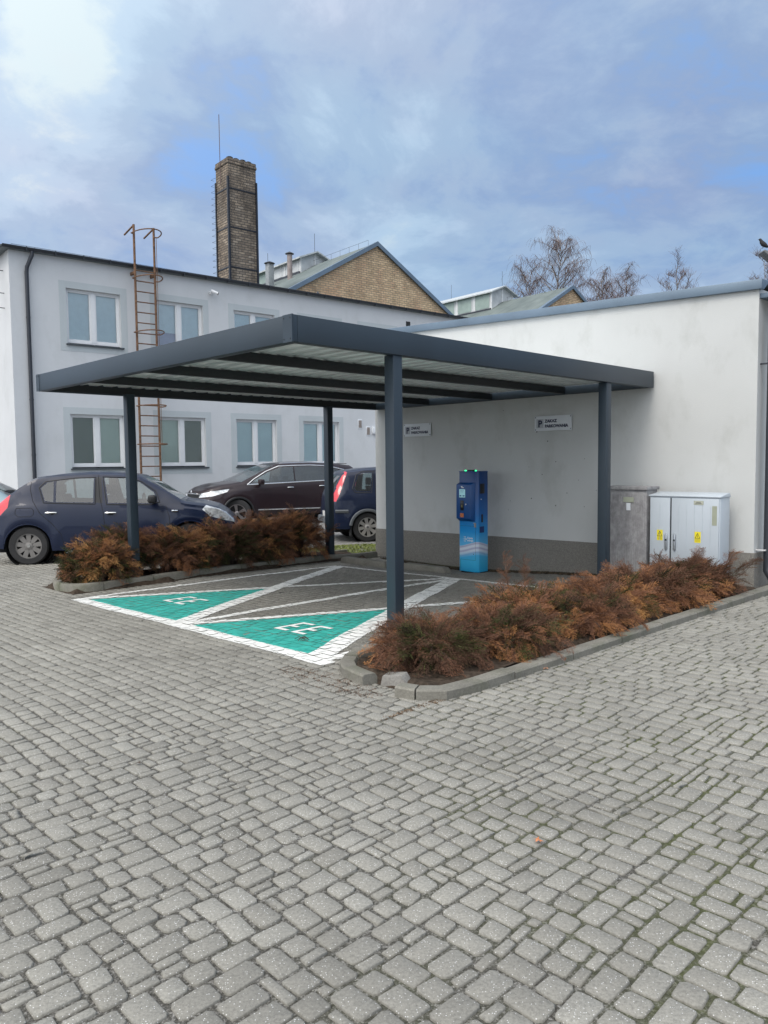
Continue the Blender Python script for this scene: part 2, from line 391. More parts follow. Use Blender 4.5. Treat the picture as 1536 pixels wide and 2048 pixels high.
# joint sheet under the stones + distant paving + ground
gv=[];gf=[];fv=[];ff=[];S=.25
n1=int((u1-u0)/S)+1; n2=int((v1-v0)/S)+1
def vis2(U,V):
    x,y,_=W(U,V); return 1.4<y<16.2 and abs(x)<.56*y+.6
idx={}
for j in range(n2):
    for i in range(n1):
        U=u0+i*S;V=v0+j*S
        x,y,_=W(U+S/2,V+S/2)
        if 0.8<y<16.6 and abs(x)<.56*y+1.95:
            q=[]
            for (a,b_) in ((i,j),(i+1,j),(i+1,j+1),(i,j+1)):
                if (a,b_) not in idx: idx[(a,b_)]=len(gv); gv.append(W(u0+a*S,v0+b_*S,gz(u0+a*S,v0+b_*S)-.0075))
                q.append(idx[(a,b_)])
            gf.append(tuple(q))
o=polymesh('joint_sand',gv,gf,M_JOINT); tag(o,kind='structure')
# wide paving: polar-free grid sheet lowered below the near sheet, rising to stone level beyond it
idx={}
def lev(x,y):
    if 1.0<y<16.3 and abs(x)<.56*y+1.7: return gxy(x,y)-.06
    return gxy(x,y)-.003
xs=[x*.5 for x in range(-50,51)]; ys=[y*.5 for y in range(-12,92)]
vs=[];fs=[]
for jy,y in enumerate(ys):
    for ix,x in enumerate(xs): vs.append((x,y,lev(x,y)))
nx=len(xs)
for jy in range(len(ys)-1):
    for ix in range(nx-1):
        k=jy*nx+ix; fs.append((k,k+1,k+1+nx,k+nx))
o=polymesh('yard_paving',vs,fs,M_FAR); tag(o,kind='structure')
M_EARTH=simple('earth',(.12,.11,.09),1,vary=.3,scale=.5,spec=.1)
o=MB().add([(-400,-300,-.42),(400,-300,-.42),(400,600,-.42),(-400,600,-.42)],[(0,1,2,3)]).build('ground',M_EARTH); tag(o,kind='structure')
# mossy patch behind the bay (short moss and litter)
# kerbs
def conc(name,c,moss=.3):
    m,n,b=nt(name); co=geopos(n)
    cc=ramp(n,noise(n,co,3,5,.6),[(.3,tuple(x*.75 for x in c)),(.7,tuple(x*1.1 for x in c))])
    cc=mixc(n,.7,cc,ramp(n,noise(n,co,70,4,.75),[(.3,.6),(.7,1.25)]),'MULTIPLY')
    cc=mixc(n,mth(n,'MULTIPLY',ramp(n,noise(n,co,2.2,5,.7),[(.5,0.),(.68,1.)]),moss),cc,(.07,.085,.04))
    n.links.new(cc,b.inputs['Base Color']); b.inputs['Roughness'].default_value=.92; b.inputs['Specular IOR Level'].default_value=.2
    bump(n,b,noise(n,co,60,5,.75),.5,.008); return m
M_KERB=conc('kerb_concrete',(.225,.215,.185),.5)
def offset_poly(pl,d):
    out=[]
    for i in range(len(pl)):
        a=Vector(pl[max(i-1,0)]);b=Vector(pl[min(i+1,len(pl)-1)]); t=(b-a).normalized(); out.append((pl[i][0]-t.y*d,pl[i][1]+t.x*d))
    return out
def resample(pl,step):
    out=[];acc=0
    L=[0]
    for i in range(1,len(pl)): L.append(L[-1]+math.dist(pl[i],pl[i-1]))
    n=max(1,round(L[-1]/step))
    for k in range(n+1):
        s=L[-1]*k/n; i=max(1,next((q for q in range(1,len(L)) if L[q]>=s-1e-9),len(L)-1)); t=(s-L[i-1])/(L[i]-L[i-1])
        out.append((pl[i-1][0]+t*(pl[i][0]-pl[i-1][0]),pl[i-1][1]+t*(pl[i][1]-pl[i-1][1])))
    return out
def kerb_run(pl,width,h,name,label,seglen=.78,inward=1,drop=None):
    mb=MB(); pts=resample(pl,.13); n=len(pts); inn=offset_poly(pts,width*inward)
    per=max(1,round(seglen/.13)); i=0; q=0
    while i<n-1:
        e=min(n-1,i+per); 
        jz=rnd.uniform(-.008,.008); 
        A=[Vector(p) for p in pts[i:e+1]]; B=[Vector(p) for p in inn[i:e+1]]
        # shrink the ends for the joint
        def sh(P):
            P=[p.copy() for p in P]; P[0]+= (P[1]-P[0]).normalized()*.006; P[-1]-=(P[-1]-P[-2]).normalized()*.006; return P
        A=sh(A);B=sh(B)
        vs=[];fs=[]
        for a,b_ in zip(A,B):
            hh=h+jz; g=gz(a.x,a.y); dr=(b_-a).normalized()
            c1=a+dr*.018; c2=b_-dr*.012
            for (p,z) in ((a,-.15),(a+dr*.002,hh-.03),(c1,hh-.004),(c1+dr*.02,hh),(c2,hh),(b_,hh-.012),(b_,-.15)): vs.append(W(p.x,p.y,g+z+rnd.uniform(-.0012,.0012)))
        m=len(A)
        for k in range(m-1):
            for s in range(7): fs.append((k*7+s,k*7+(s+1)%7,(k+1)*7+(s+1)%7,(k+1)*7+s))
        fs+=[tuple(range(7)),tuple((m-1)*7+s for s in range(6,-1,-1))]
        mb.add(vs,fs); i=e
    o=mb.build(name,M_KERB,None,smooth=True); tag(o,kind='structure'); return o
kerb_run([(3.44,9.98),(3.42,7.5),(3.41,5.6),(3.42,4.6),(3.42,4.15),(3.45,3.87),(3.53,3.79),(3.67,3.755)],.14,.066,'kerb','',inward=-1)
kerb_run([(3.95,3.77),(4.2,3.81),(4.37,3.93),(4.46,4.12),(4.49,4.38)],.13,.08,'kerb','',inward=-1,seglen=.5)
kerb_run([(4.52,4.46),(4.62,7.0),(4.76,9.9)],.10,.03,'kerb','',inward=-1)
kerb_run([(10.36,9.9),(10.2,6.6),(10.06,4.75),(9.99,4.32),(10.03,4.12),(10.2,4.02),(10.6,4.0),(10.95,4.1),(11.15,4.3)],.11,.11,'kerb','',inward=1)
kerb_run([(11.18,4.4),(11.3,9.9)],.10,.07,'kerb','',inward=1)
kerb_run([(10.36,9.92),(10.50,9.92)],.1,.1,'kerb','',inward=-1)
# soil
M_SOIL=simple('planter_soil',(.055,.042,.032),1,vary=.5,scale=25,bmp=1,bscale=40,spec=.1)
def soil(pl,zoff,name):
    vs=[];fs=[];idx={};s=.12
    us=[p[0] for p in pl]; vv=[p[1] for p in pl]
    for j in range(int((max(vv)-min(vv))/s)+1):
        for i in range(int((max(us)-min(us))/s)+1):
            U=min(us)+i*s;V=min(vv)+j*s
            if inpoly(pl,U+s/2,V+s/2) or any(inpoly(pl,U+a*s,V+b_*s) for a in(0,1) for b_ in (0,1)):
                q=[]
                for (a,b_) in ((i,j),(i+1,j),(i+1,j+1),(i,j+1)):
                    if (a,b_) not in idx:
                        A=min(us)+a*s;B=min(vv)+b_*s; ins=inpoly(pl,A,B)
                        idx[(a,b_)]=len(vs); vs.append(W(A,B,gz(A,B)+zoff+(rnd.uniform(-.015,.02) if ins else -.06)))
                    q.append(idx[(a,b_)])
                fs.append(tuple(q))
    o=polymesh(name,vs,fs,M_SOIL); tag(o,kind='structure')
soil(RPL,.045,'planter_soil'); soil(LPL,.06,'planter_soil')
# loose broken kerb stone at the planter corner
t=thing('broken_kerb_stone','pale broken kerb stone tipped out of line at the near corner of the right planter','kerb stone',W(3.81,3.84,gz(3.86,3.8)-.04),-TH+.35)
MB().add([(-.15,-.08,-.02),(.15,-.09,-.02),(.16,.07,-.02),(-.15,.08,-.02),(-.13,-.05,.13),(.05,-.07,.155),(.06,.05,.165),(-.12,.06,.14),(.13,-.04,.04)],[(0,3,2,1),(0,1,8,5,4),(1,2,8),(2,3,7,6),(6,5,8),(2,6,8),(4,5,6,7),(3,0,4,7)]).build('stone_block',conc('pale_kerb_concrete',(.25,.24,.22),.25),t,bevel=.01)
t.scale=(.85,.85,.8)
# wheel stops behind the bay
def wheel_stop(U,V,L,lab):
    t=thing('wheel_stop',lab,'wheel stop',W(U,V,gz(U,V)-.01),-TH,'concrete wheel stops behind the bays')
    MB().prism([(-L/2,-.02),(L/2,-.02),(L/2-.02,.085),(L/2-.06,.115),(-L/2+.06,.115),(-L/2+.02,.085)],-.07,.07,'y').build('stop_block',M_KERB,t,bevel=.012)
wheel_stop(9.45,8.75,1.15,'low concrete wheel stop at the back of the far left bay, near the planter kerb')
wheel_stop(8.15,8.85,.95,'low concrete wheel stop just left of the blue charging station')
# moss & litter patch on far yard
def tufts(name,label,cx,cy,rx,ry,n,c1,c2,h=.03,s=.03):
    vs=[];fs=[];tn=[]
    for _ in range(n):
        a=rnd.random()*6.28; r=math.sqrt(rnd.random()); U=cx+rx*r*math.cos(a); V=cy+ry*r*math.sin(a)
        d=rnd.random()*6.28; k=len(vs); hh=h*rnd.uniform(.4,1.2); ss=s*rnd.uniform(.5,1.2); tt=rnd.random()
        x,y,z=W(U,V,gz(U,V)-.004)
        vs+=[(x-ss*math.cos(d),y-ss*math.sin(d),z),(x+ss*math.cos(d),y+ss*math.sin(d),z),(x+rnd.uniform(-ss,ss),y+rnd.uniform(-ss,ss),z+hh)]
        fs.append((k,k+1,k+2)); tn+=[tt]*3
    m,nn,b=nt(name); at=N(nn,'ShaderNodeAttribute',attribute_name='tone').outputs['Fac']
    nn.links.new(ramp(nn,at,[(0,c1),(1,c2)]),b.inputs['Base Color']); b.inputs['Roughness'].default_value=1
    o=np_mesh(name,vs,[np.array(fs)],m,attr={'tone':tn}); tag(o,label,None,kind='stuff'); return o
tufts('moss','yellow green moss growing between the setts beyond the rear left post',11.6,10.1,.75,1.3,9000,(.10,.14,.03),(.28,.32,.09),.018,.022)
tufts('dead_needles','brown dead needles and dirt heaped against the near planter kerb',4.25,3.55,.55,.16,1500,(.12,.09,.07),(.24,.19,.15),.010,.010)
tufts('dead_needles','brown fallen needles along the outer kerb of the right planter',3.36,5.6,.05,2.4,3500,(.10,.07,.05),(.25,.18,.12),.012,.010)
tufts('dead_needles','fallen needles and dirt at the foot of the small building wall',7.4,9.85,2.8,.10,6000,(.03,.028,.02),(.11,.08,.05),.03,.018)
# ================================================================ CARPORT
M_ANTH=simple('anthracite_painted_steel',(.023,.037,.052),.45,vary=.10,scale=1.6,bmp=.05,bscale=60,spec=.5)
M_ANTHD=simple('dark_purlin_steel',(.014,.017,.020),.5,vary=.1,scale=2)
def galv():
    m,n,b=nt('galvanised_sheet'); co=objco(n)
    f=noise(n,mapping(n,co,(1,.5,1)),2.5,5,.6); c=ramp(n,f,[(.3,(.55,.59,.59)),(.7,(.85,.88,.88))])
    n.links.new(c,b.inputs['Base Color']); b.inputs['Metallic'].default_value=.25; b.inputs['Roughness'].default_value=.4; return m
M_GALV=galv()
CU0,CU1,CV0,CV1,CZ0,CZ1=5.01,10.58,3.86,10.12,2.59,2.81
cp=thing('carport','flat-roofed anthracite steel carport over the two green charging bays','carport',W(CU0,CV0,0),-TH)
Wd=CU1-CU0; Dp=CV1-CV0
def LX(U): return CU0-U
def fascia(a,b_,nrm,name='fascia'):
    pass
MB().box(-Wd-.0,0,0,.055,CZ0,CZ1).build('fascia',M_ANTH,cp,bevel=.004)
MB().box(-.055,0,.0565,Dp,CZ0,CZ1).build('fascia',M_ANTH,cp,bevel=.004)
MB().box(-Wd,-Wd+.055,.0565,Dp,CZ0,CZ1).build('fascia',M_ANTH,cp,bevel=.004)
MB().box(-Wd+.0565,-.0565,Dp-.055,Dp,CZ0,CZ1).build('fascia',M_ANTH,cp,bevel=.004)
# corner covers with screws
for (cx,cy,sx) in ((0,0,1),(-Wd,0,-1)):
    mb=MB(); 
    if sx==1: mb.box(-.12,.003,-.0035,-.0005,CZ0-.002,CZ1+.002); mb.box(.0005,.0035,-.003,.012,CZ0-.002,CZ1+.002)
    else: mb.box(-Wd-.003,-Wd+.10,-.0035,-.0005,CZ0-.002,CZ1+.002)
    for z in (CZ0+.025,CZ1-.025):
        for xx in ((-.105,-.02) if sx==1 else (-Wd+.02,-Wd+.085)): MB().lathe([(.005,-.0075),(.005,-.002)],(xx,0,z),'y',8).build('screw',M_ANTHD,cp)
    mb.build('corner_cover',M_ANTH,cp)
# inner return flange (lighter underside lip)
MB().box(-Wd+.056,-.056,.056,.11,CZ0+.004,CZ0+.010).build('flange',M_ANTH,cp)
MB().box(-.11,-.056,.111,Dp-.056,CZ0+.004,CZ0+.010).build('flange',M_ANTH,cp)
# purlins along depth
for U in (6.42,7.80,9.19):
    x=LX(U); mb=MB(); mb.box(x-.035,x+.035,.0575,Dp-.0575,CZ0+.012,CZ1-.108); mb.build('purlin',M_ANTHD,cp,bevel=.004)
for x in (-.062,-Wd+.062):
    MB().box(x-.004,x+.004,.112,Dp-.0575,CZ0+.016,CZ1-.11).build('edge_channel',M_ANTHD,cp)
# trapezoid sheet ribs running across (along x)
vs=[];fs=[];y=.060;pat=[(.0,0),(.115,0),(.140,.035),(.185,.035),(.21,0)]
prof=[]
while y<Dp-.07:
    for dy,dz in pat[:-1]:
        if y+dy<Dp-.058: prof.append((y+dy,dz))
    y+=.21
k=len(prof)
for x in (-Wd+.058,-.058):
    for (yy,dz) in prof: vs.append((x,yy,CZ1-.105+dz))
fs=[(i,i+1,k+i+1,k+i) for i in range(k-1)]
MB().add(vs,fs).build('roof_sheet',M_GALV,cp)
POST=[(5.09,5.10,'near'),(10.30,5.02,'left'),(10.62-.12,8.86,'back'),(5.09,8.95,'right')]
for (U,V,_) in POST:
    x=LX(U);yy=V-CV0; g=gz(U,V); mb=MB().box(x-.06,x+.06,yy-.06,yy+.06,g-.05,CZ0+.003)
    if U<6: pass
    o=mb.build('post',M_ANTH,cp,bevel=.006)
    MB().box(x-.09,x+.09,yy-.09,yy+.09,g+.05,g+.062).build('base_plate',M_ANTH,cp,bevel=.002)
x=LX(10.50)-.10; MB().prism([(x,-.10),(x+.04,-.10),(x+.04,.18),(x+.02,.18),(x,.10)],8.86-CV0-.03,8.86-CV0+.03,'y').build('post_bracket',M_ANTH,cp)
# cable loop hanging from purlin
pts=[]
cx,cy=LX(7.75),4.0
for i in range(14):
    a=i/13*2*math.pi*1.05; pts.append((cx-.045*math.sin(a),cy+.0,CZ0-.0+.045-.045*math.cos(a)+.01))
tail=[(cx-.02,cy,CZ0-.02),(cx+.0,cy,CZ0-.09),(cx+.04,cy,CZ0-.15),(cx+.09,cy,CZ0-.19),(cx+.13,cy,CZ0-.21)]
MB().tube([(cx-.045*math.sin(t*6.6)-.0,cy,CZ0+.0-.045+.05*math.cos(t*6.6)) for t in [q/14 for q in range(15)]]+[(cx+.01,cy,CZ0-.12),(cx+.05,cy,CZ0-.18),(cx+.10,cy,CZ0-.225)],.006,6).build('cable',simple('cream_cable',(.55,.55,.48),.5),cp,smooth=True)
M_SIGN0=simple('bright_clip',(.6,.6,.6),.4)
# ================================================================ SMALL BUILDING (annex)
M_ST2=stucco('cream_render',(.56,.57,.56),(.62,.62,.58),.55)
M_PL=stucco('pebble_plinth',(.215,.205,.185),(.7,.7,.65),.2,pebble=True)
M_FL=simple('slate_blue_flashing',(.13,.18,.235),.4,vary=.12,scale=2,metal=.2)
M_DK=simple('dark_gutter_metal',(.040,.045,.055),.45,vary=.1,metal=.3)
AU0,AU1,AV=3.65,10.63,10.15
an=thing('small_building','low pale rendered building with a grey pebbled base and slate-blue roof edge behind the carport','building',W(AU0,AV,0),-TH)
AW=AU1-AU0; AD=7.5
def ztop(xl): return 3.72+(-xl)*(3.95-3.72)/6.1   # rises to the left
vs=[(0,0,.385),(-AW,0,.32),(-AW,AD,.32),(0,AD,.385),(0,0,ztop(0)),(-AW,0,ztop(-AW)),(-AW,AD,ztop(-AW)),(0,AD,ztop(0))]
MB().add(vs,[(0,1,5,4),(1,2,6,5),(2,3,7,6),(3,0,4,7),(4,5,6,7)]).build('wall',M_ST2,an)
vs=[(-.0,-0.015,-.4),(-AW-.01,-.015,-.4),(-AW-.01,AD,-.4),(.015,AD,-.4),(.015,-.015,.39),(-AW-.01,-.015,.325),(-AW-.01,AD,.325),(.015,AD,.39)]
vs[0]=(.015,-.015,-.4)
MB().add(vs,[(0,1,5,4),(1,2,6,5),(2,3,7,6),(3,0,4,7),(4,5,6,7)]).build('plinth',M_PL,an)
# flashing / roof edge
mb=MB()
a,b_=ztop(.05),ztop(-AW-.06)
mb.add([(.05,-.06,a-.015),(-AW-.06,-.06,b_-.015),(-AW-.06,-.06,b_+.105),(.05,-.06,a+.105),(.05,.02,a-.015),(-AW-.06,.02,b_-.015),(-AW-.06,.22,b_+.115),(.05,.22,a+.115)],
  [(0,1,2,3),(3,2,6,7),(0,4,5,1),(0,3,7,4),(1,5,6,2),(4,7,6,5)])
mb.build('roof_edge',M_FL,an,bevel=.004)
MB().add([(.02,.22,a+.09),(-AW-.03,.22,b_+.09),(-AW-.03,AD,b_+.09),(.02,AD,a+.09)],[(0,1,2,3)]).build('roof',simple('roofing_felt',(.09,.10,.10),.9),an)
# eave on right end with gutter + downpipe
MB().box(.0,.28,.02,AD,3.60,3.66).build('eave',M_FL,an,bevel=.003)
def gutter(mb,p0,p1,r,out):
    """half round gutter from p0 to p1"""
    p0=Vector(p0);p1=Vector(p1);n=8;vs=[];o=Vector(out)
    for p in (p0,p1):
        for rr in (r,r-.006):
            for i in range(n+1):
                a=math.pi*i/n; q=p+o*(-math.cos(a)*rr)+Vector((0,0,-math.sin(a)*rr)); vs.append(q)
    k=n+1;fs=[]
    for i in range(n):
        fs.append((i,i+1,2*k+i+1,2*k+i)); fs.append((k+i,3*k+i,3*k+i+1,k+i+1)); fs.append((i,k+i,k+i+1,i+1)); fs.append((2*k+i,2*k+i+1,3*k+i+1,3*k+i))
    mb.add(vs,fs); return mb
gutter(MB(),(.34,-.05,3.60),(.34,AD,3.60),.075,(1,0,0)).build('gutter',M_DK,an,smooth=True)
MB().tube([(.34,.15,3.55),(.34,.15,3.45),(.12,.15,3.25),(.12,.15,3.0),(.12,.15,.30),(.12,.15,.16),(.22,.11,.02),(.24,.09,-.0)],.055,12).build('downpipe',M_DK,an,smooth=True)
MB().box(0,.12,.08,.10,2.78,2.80).build('pipe_bracket',M_DK,an); MB().box(0,.12,.06,.09,.42,.435).build('pipe_bracket',M_SIGN0,an)
# holes in the wall (small drill marks)
for (U,z) in ((6.95,2.05),(7.6,2.42),(6.75,1.9),(6.6,1.58),(6.85,1.38),(6.2,1.3),(6.4,1.1),(6.6,.9),(6.1,1.62),(5.9,1.15),(7.5,.8),(6.1,.9),(7.1,1.5),(7.05,1.0),(7.46,.95)):
    MB().lathe([(rnd.uniform(.005,.011),-.002),(.004,.0)],(AU0-U,0,z),'y',7).build('drill_hole',simple('hole_black',(.02,.02,.02),1),an)
# ---- signs
M_SIGN=simple('white_sign_sheet',(.68,.71,.74),.35,vary=.03); M_SBLUE=simple('sign_navy',(.015,.02,.06),.5); M_SGREY=simple('sign_grey',(.42,.44,.47),.4)
def sign(U0,U1,z0,z1,label):
    w=U1-U0;h=z1-z0
    t=thing('no_parking_sign',label,'sign',W(U1,AV-.018,z0),-TH,'parking notices on the small building wall')
    MB().box(0,w,-.004,.002,0,h).build('sign_plate',M_SIGN,t,bevel=.002)
    MB().box(w*.055,w*.245,-.0055,-.0045,h*.2,h*.8).box(w*.245+.0,w*.25,-.0057,-.0047,h*.2,h*.8).build('symbol_panel',M_SGREY,t)
    text('P',h*.62,M_SBLUE,'symbol',t,(w*.10,-.006,h*.28),offset=.006)
    text('ZAKAZ',h*.27,M_SBLUE,'lettering',t,(w*.285,-.0048,h*.56),offset=.0036,sx=1.05)
    text('PARKOWANIA',h*.27,M_SBLUE,'lettering',t,(w*.285,-.0048,h*.22),offset=.0036,sx=1.0)
    for x in (.02,w-.02):
        for z in (.02,h-.02): MB().lathe([(.007,-.008),(.009,-.004)],(x,0,z),'y',8).build('screw',M_SBLUE,t)
sign(6.31,6.98,2.06,2.29,'white ZAKAZ PARKOWANIA sign to the right, next to the right rear carport post')
sign(9.18,9.85,2.06,2.29,'white ZAKAZ PARKOWANIA sign to the left, half hidden behind the near carport post')
# ================================================================ CHARGING STATION
def charger_mat():
    m,n,b=nt('charger_printed_wrap'); co=objco(n)
    s=N(n,'ShaderNodeSeparateXYZ'); n.links.new(co,s.inputs[0]); x,y,z=s.outputs
    hx=mth(n,'SUBTRACT',x,y)   # runs round the corner
    c=ramp(n,mth(n,'DIVIDE',z,1.6),[(0,(.03,.42,.78)),(.10,(.06,.50,.82)),(.30,(.12,.50,.85)),(.42,(.012,.30,.70)),(.60,(.006,.13,.42)),(.8,(.004,.065,.25)),(1,(.004,.045,.18))])
    # pale waves
    w1=mth(n,'ADD',.47,mth(n,'MULTIPLY',mth(n,'SINE',mth(n,'MULTIPLY_ADD',hx,6.5,1.2)),.045))
    w2=mth(n,'ADD',.30,mth(n,'MULTIPLY',hx,.18))
    up=mth(n,'LESS_THAN',z,w1); dn=ramp(n,mth(n,'SUBTRACT',z,w2),[(-0.,0.),(.09,1.)])
    band=mth(n,'MULTIPLY',up,dn)
    st=mth(n,'SINE',mth(n,'MULTIPLY',mth(n,'SUBTRACT',z,w1),85.)); wc=ramp(n,mth(n,'MULTIPLY_ADD',st,.5,.5),[(0,(.50,.50,.66)),(.5,(.72,.74,.84)),(1,(.80,.83,.90))])
    c=mixc(n,mth(n,'MULTIPLY',band,.92),c,wc)
    n.links.new(c,b.inputs['Base Color']); b.inputs['Roughness'].default_value=.3; return m
M_CH=charger_mat(); M_CHD=simple('charger_dark_blue',(.005,.07,.25),.35,vary=.05); M_CHK=simple('charger_black_trim',(.006,.007,.012),.3)
M_CW=simple('charger_white_print',(.8,.82,.85),.5,vary=.02)
cz=gz(7.8,9.6); H_=1.43-cz
ch=thing('charging_station','tall blue electric car charging station with green lights on top, standing at the wall','charging station',W(7.62,9.5,cz),-TH)
w=.375;d=.26;cf=.035
MB().prism([(-w,0),(-cf,0),(0,cf),(0,d),(-w,d)],.02,H_,'z').build('body',M_CH,ch,bevel=.003)
MB().prism([(-w+.02,.02),(-.05,.02),(-.02,.05),(-.02,d-.01),(-w+.02,d-.01)],-.02,.02,'z').build('base',M_CHK,ch)
MB().prism([(-w-.006,-.006),(-cf,-.006),(.006,cf),(.006,d),(-w-.006,d)],H_+.001,H_+.012,'z').build('top_cover',M_CHD,ch,bevel=.002)
# protruding screen head
mb=MB(); z0,z1=.83,1.46
mb.add([(-w-.012,-.065,z0+.05),(-.09,-.065,z0+.05),(-.09,-.065,z1-.035),(-w-.012,-.065,z1-.035),(-w-.0,-.002,z0),(-.05,-.002,z0),(-.05,-.002,z1),(-w-.0,-.002,z1)],
 [(0,1,2,3),(4,7,6,5),(0,4,5,1),(1,5,6,2),(2,6,7,3),(3,7,4,0)])
hd=mb.build('screen_housing',M_CHD,ch,bevel=.006)
M_SCR=emit('display_lit',(.30,.55,.60),.35)
MB().box(-w+.055,-w+.175,-.069,-.066,1.22,1.35).build('display',M_SCR,ch)
for (a_,b2,c_,d_) in ((.07,.155,1.325,1.329),(.07,.14,1.305,1.309),(.065,.10,1.235,1.255),(.125,.165,1.235,1.255)): MB().box(-w+a_,-w+b2,-.0705,-.0692,c_,d_).build('display_text',M_CHD,ch)
MB().box(-w+.075,-w+.145,-.072,-.066,1.01,1.17).build('card_reader',M_CHK,ch,bevel=.003)
MB().box(-w+.095,-w+.125,-.0745,-.0725,1.06,1.10).build('reader_mark',simple('reader_olive',(.15,.14,.06),.5),ch)
MB().box(-w+.07,-w+.145,-.069,-.066,.90,.965).build('orange_notice',simple('orange_label',(.55,.16,.05),.5,vary=.5,scale=60),ch)
MB().lathe([(.011,-.072),(.011,-.066)],(-w+.19,0,1.11),'y',12).build('button',M_CW,ch)
mb=MB(); mb.box(-w+.09,-w+.12,-.0685,-.066,1.385,1.40).box(-w+.10,-w+.15,-.0685,-.066,1.37,1.383); mb.build('emblem',M_CW,ch)
# side sockets, door, prints
MB().box(.0005,.006,.06,.17,1.28,1.44).build('socket',M_CHK,ch,bevel=.002); MB().box(.0005,.006,.09,.13,.82,.95).build('socket',M_CHK,ch,bevel=.002)
MB().lathe([(.008,.001),(.008,.008)],(0,.085,1.19),'x',10).build('indicator',M_CW,ch)
MB().box(.0005,.003,.05,.16,.655,.755).build('side_panel',simple('panel_navy',(.004,.03,.16),.35),ch)
MB().box(-.055,-.03,-.02,-.0005,.745,.805).box(-.075,-.035,-.012,-.0005,.80,.815).build('cable_hook',simple('hook_metal',(.35,.32,.28),.4,metal=.6),ch)
g=.0012
for (x0,x1,a0,a1) in ((-w+.02,-.045,.757,.760),(-.048,-.045,.21,.757),(-w+.02,-.045,.21,.213),(-w+.02,-w+.024,.02,.21)): MB().box(x0,x1,-g,-.0002,a0,a1).build('door_gap',M_CHK,ch)
MB().lathe([(.007,-.006),(.007,-.0005)],(-.085,0,.31),'y',10).build('lock',M_CHK,ch)
mb=MB()
for (dx,dz,r) in ((0,0,.003),(.018,0,.005),(.040,0,.008),(.062,0,.009),(.085,0,.009),(.014,.033,.003),(.034,.033,.007),(.056,.033,.008),(.014,-.033,.003),(.034,-.033,.007),(.056,-.033,.008)):
    mb.lathe([(r,-.0015),(r,-.0004)],(-w+.075+dx*.85,0,.545+dz),'y',8)
mb.build('dot_logo',M_CW,ch)
text('Czysta',.043,M_CW,'lettering',ch,(-w+.16,-.0015,.552),offset=.001); text('energia',.043,M_CW,'lettering',ch,(-w+.16,-.0015,.512),offset=.001)
for x in (-w+.09,-.075):
    MB().lathe([(.016,0),(.016,.012),(.006,.02)],(x,.05,H_+.012),'z',12).build('status_light',emit('green_lamp',(.03,.9,.30),2.2) if 'green_lamp' not in bpy.data.materials else bpy.data.materials['green_lamp'],ch)
MB().box(-w+.15,-.13,.02,.10,H_+.012,H_+.035).build('antenna_cover',M_CHK,ch,bevel=.004)
# ================================================================ ELECTRICAL CABINETS
M_CAB=simple('light_grey_cabinet',(.46,.51,.555),.45,vary=.05,scale=2); M_CABD=simple('cabinet_gap',(.03,.035,.04),.8)
M_YEL=simple('warning_yellow',(.80,.68,.02),.5,vary=.05); M_PLATE=simple('olive_plate',(.33,.35,.27),.4); M_CHR=simple('worn_metal_handle',(.42,.45,.48),.3,metal=.7)
c2=thing('electrical_cabinet','clean light grey two-door electrical cabinet with yellow warning stickers at the wall','electrical cabinet',W(3.885,9.66,gz(4.3,9.7)),-TH)
g0=gz(4.3,9.7); h=1.13-g0; w=.93; d=.30
MB().box(-w,0,.006,d,-.02,h-.02).build('body',M_CAB,c2,bevel=.008)
MB().add([(-w-.012,-.015,h-.02),(.012,-.015,h-.02),(.012,d,h-.02),(-w-.012,d,h-.02),(-w-.012,-.015,h-.004),(.012,-.015,h-.004),(.0,d,h+.035),(-w,d,h+.035)],
 [(0,3,2,1),(0,1,5,4),(1,2,6,5),(2,3,7,6),(3,0,4,7),(4,5,6,7)]).build('lid',M_CAB,c2,bevel=.004)
def cabdoor(x0,x1,hx,wx,parent):
    z0_,z1_=.10,h-.035
    D=MB().box(x0,x1,-.012,.004,z0_,z1_).build('door',M_CAB,parent,bevel=.004)
    mb=MB(); n_=max(2,int((x1-x0)/.10))
    for i in range(1,n_): 
        xx=x0+(x1-x0)*i/n_; mb.box(xx-.002,xx+.002,-.0145,-.0121,z0_+.06,z1_-.08)
    mb.build('rib',M_CAB,D)
    MB().prism([(hx-.018,.47),(hx-.010,.455),(hx+.010,.455),(hx+.018,.47),(hx+.018,.655),(hx+.010,.675),(hx-.010,.675),(hx-.018,.655)],-.034,-.0125,'y').build('handle',M_CHR,D,bevel=.005)
    MB().box(hx-.012,hx+.012,-.038,-.0345,.575,.60).build('lock',M_CABD,D)
    s=MB().box(wx-.04,wx+.04,-.0140,-.0124,.575,.715).build('warning_sticker',M_YEL,D)
    mb=MB(); zc=.685
    for (a,b__) in (((-.031,.632),(0,.700)),((0,.700),(.031,.632)),((.031,.632),(-.031,.632))):
        mb.tube([(wx+a[0],-.0150,a[1]),(wx+b__[0],-.0150,b__[1])],.0028,4)
    mb.tube([(wx+.004,-.015,.682),(wx-.005,-.015,.662),(wx+.004,-.015,.660),(wx-.003,-.015,.642)],.0022,4)
    for z in (.615,.603,.591): mb.box(wx-.030,wx+.030,-.0148,-.0143,z,z+.003)
    mb.build('warning_symbol',M_CABD,s); return D
cabdoor(-w+.012,-.645,-.69,-.78,c2); D2=cabdoor(-.625,-.012,-.575,-.275,c2)
MB().box(-.643,-.627,-.002,.004,.1,h-.035).build('door_gap',M_CABD,c2)
q=MB().box(-.33,-.205,-.0145,-.0124,h-.115,h-.065).build('name_plate',M_PLATE,D2)
MB().box(-.322,-.213,-.0155,-.0147,h-.108,h-.072).build('plate_field',simple('plate_cream',(.45,.46,.38),.4),q)
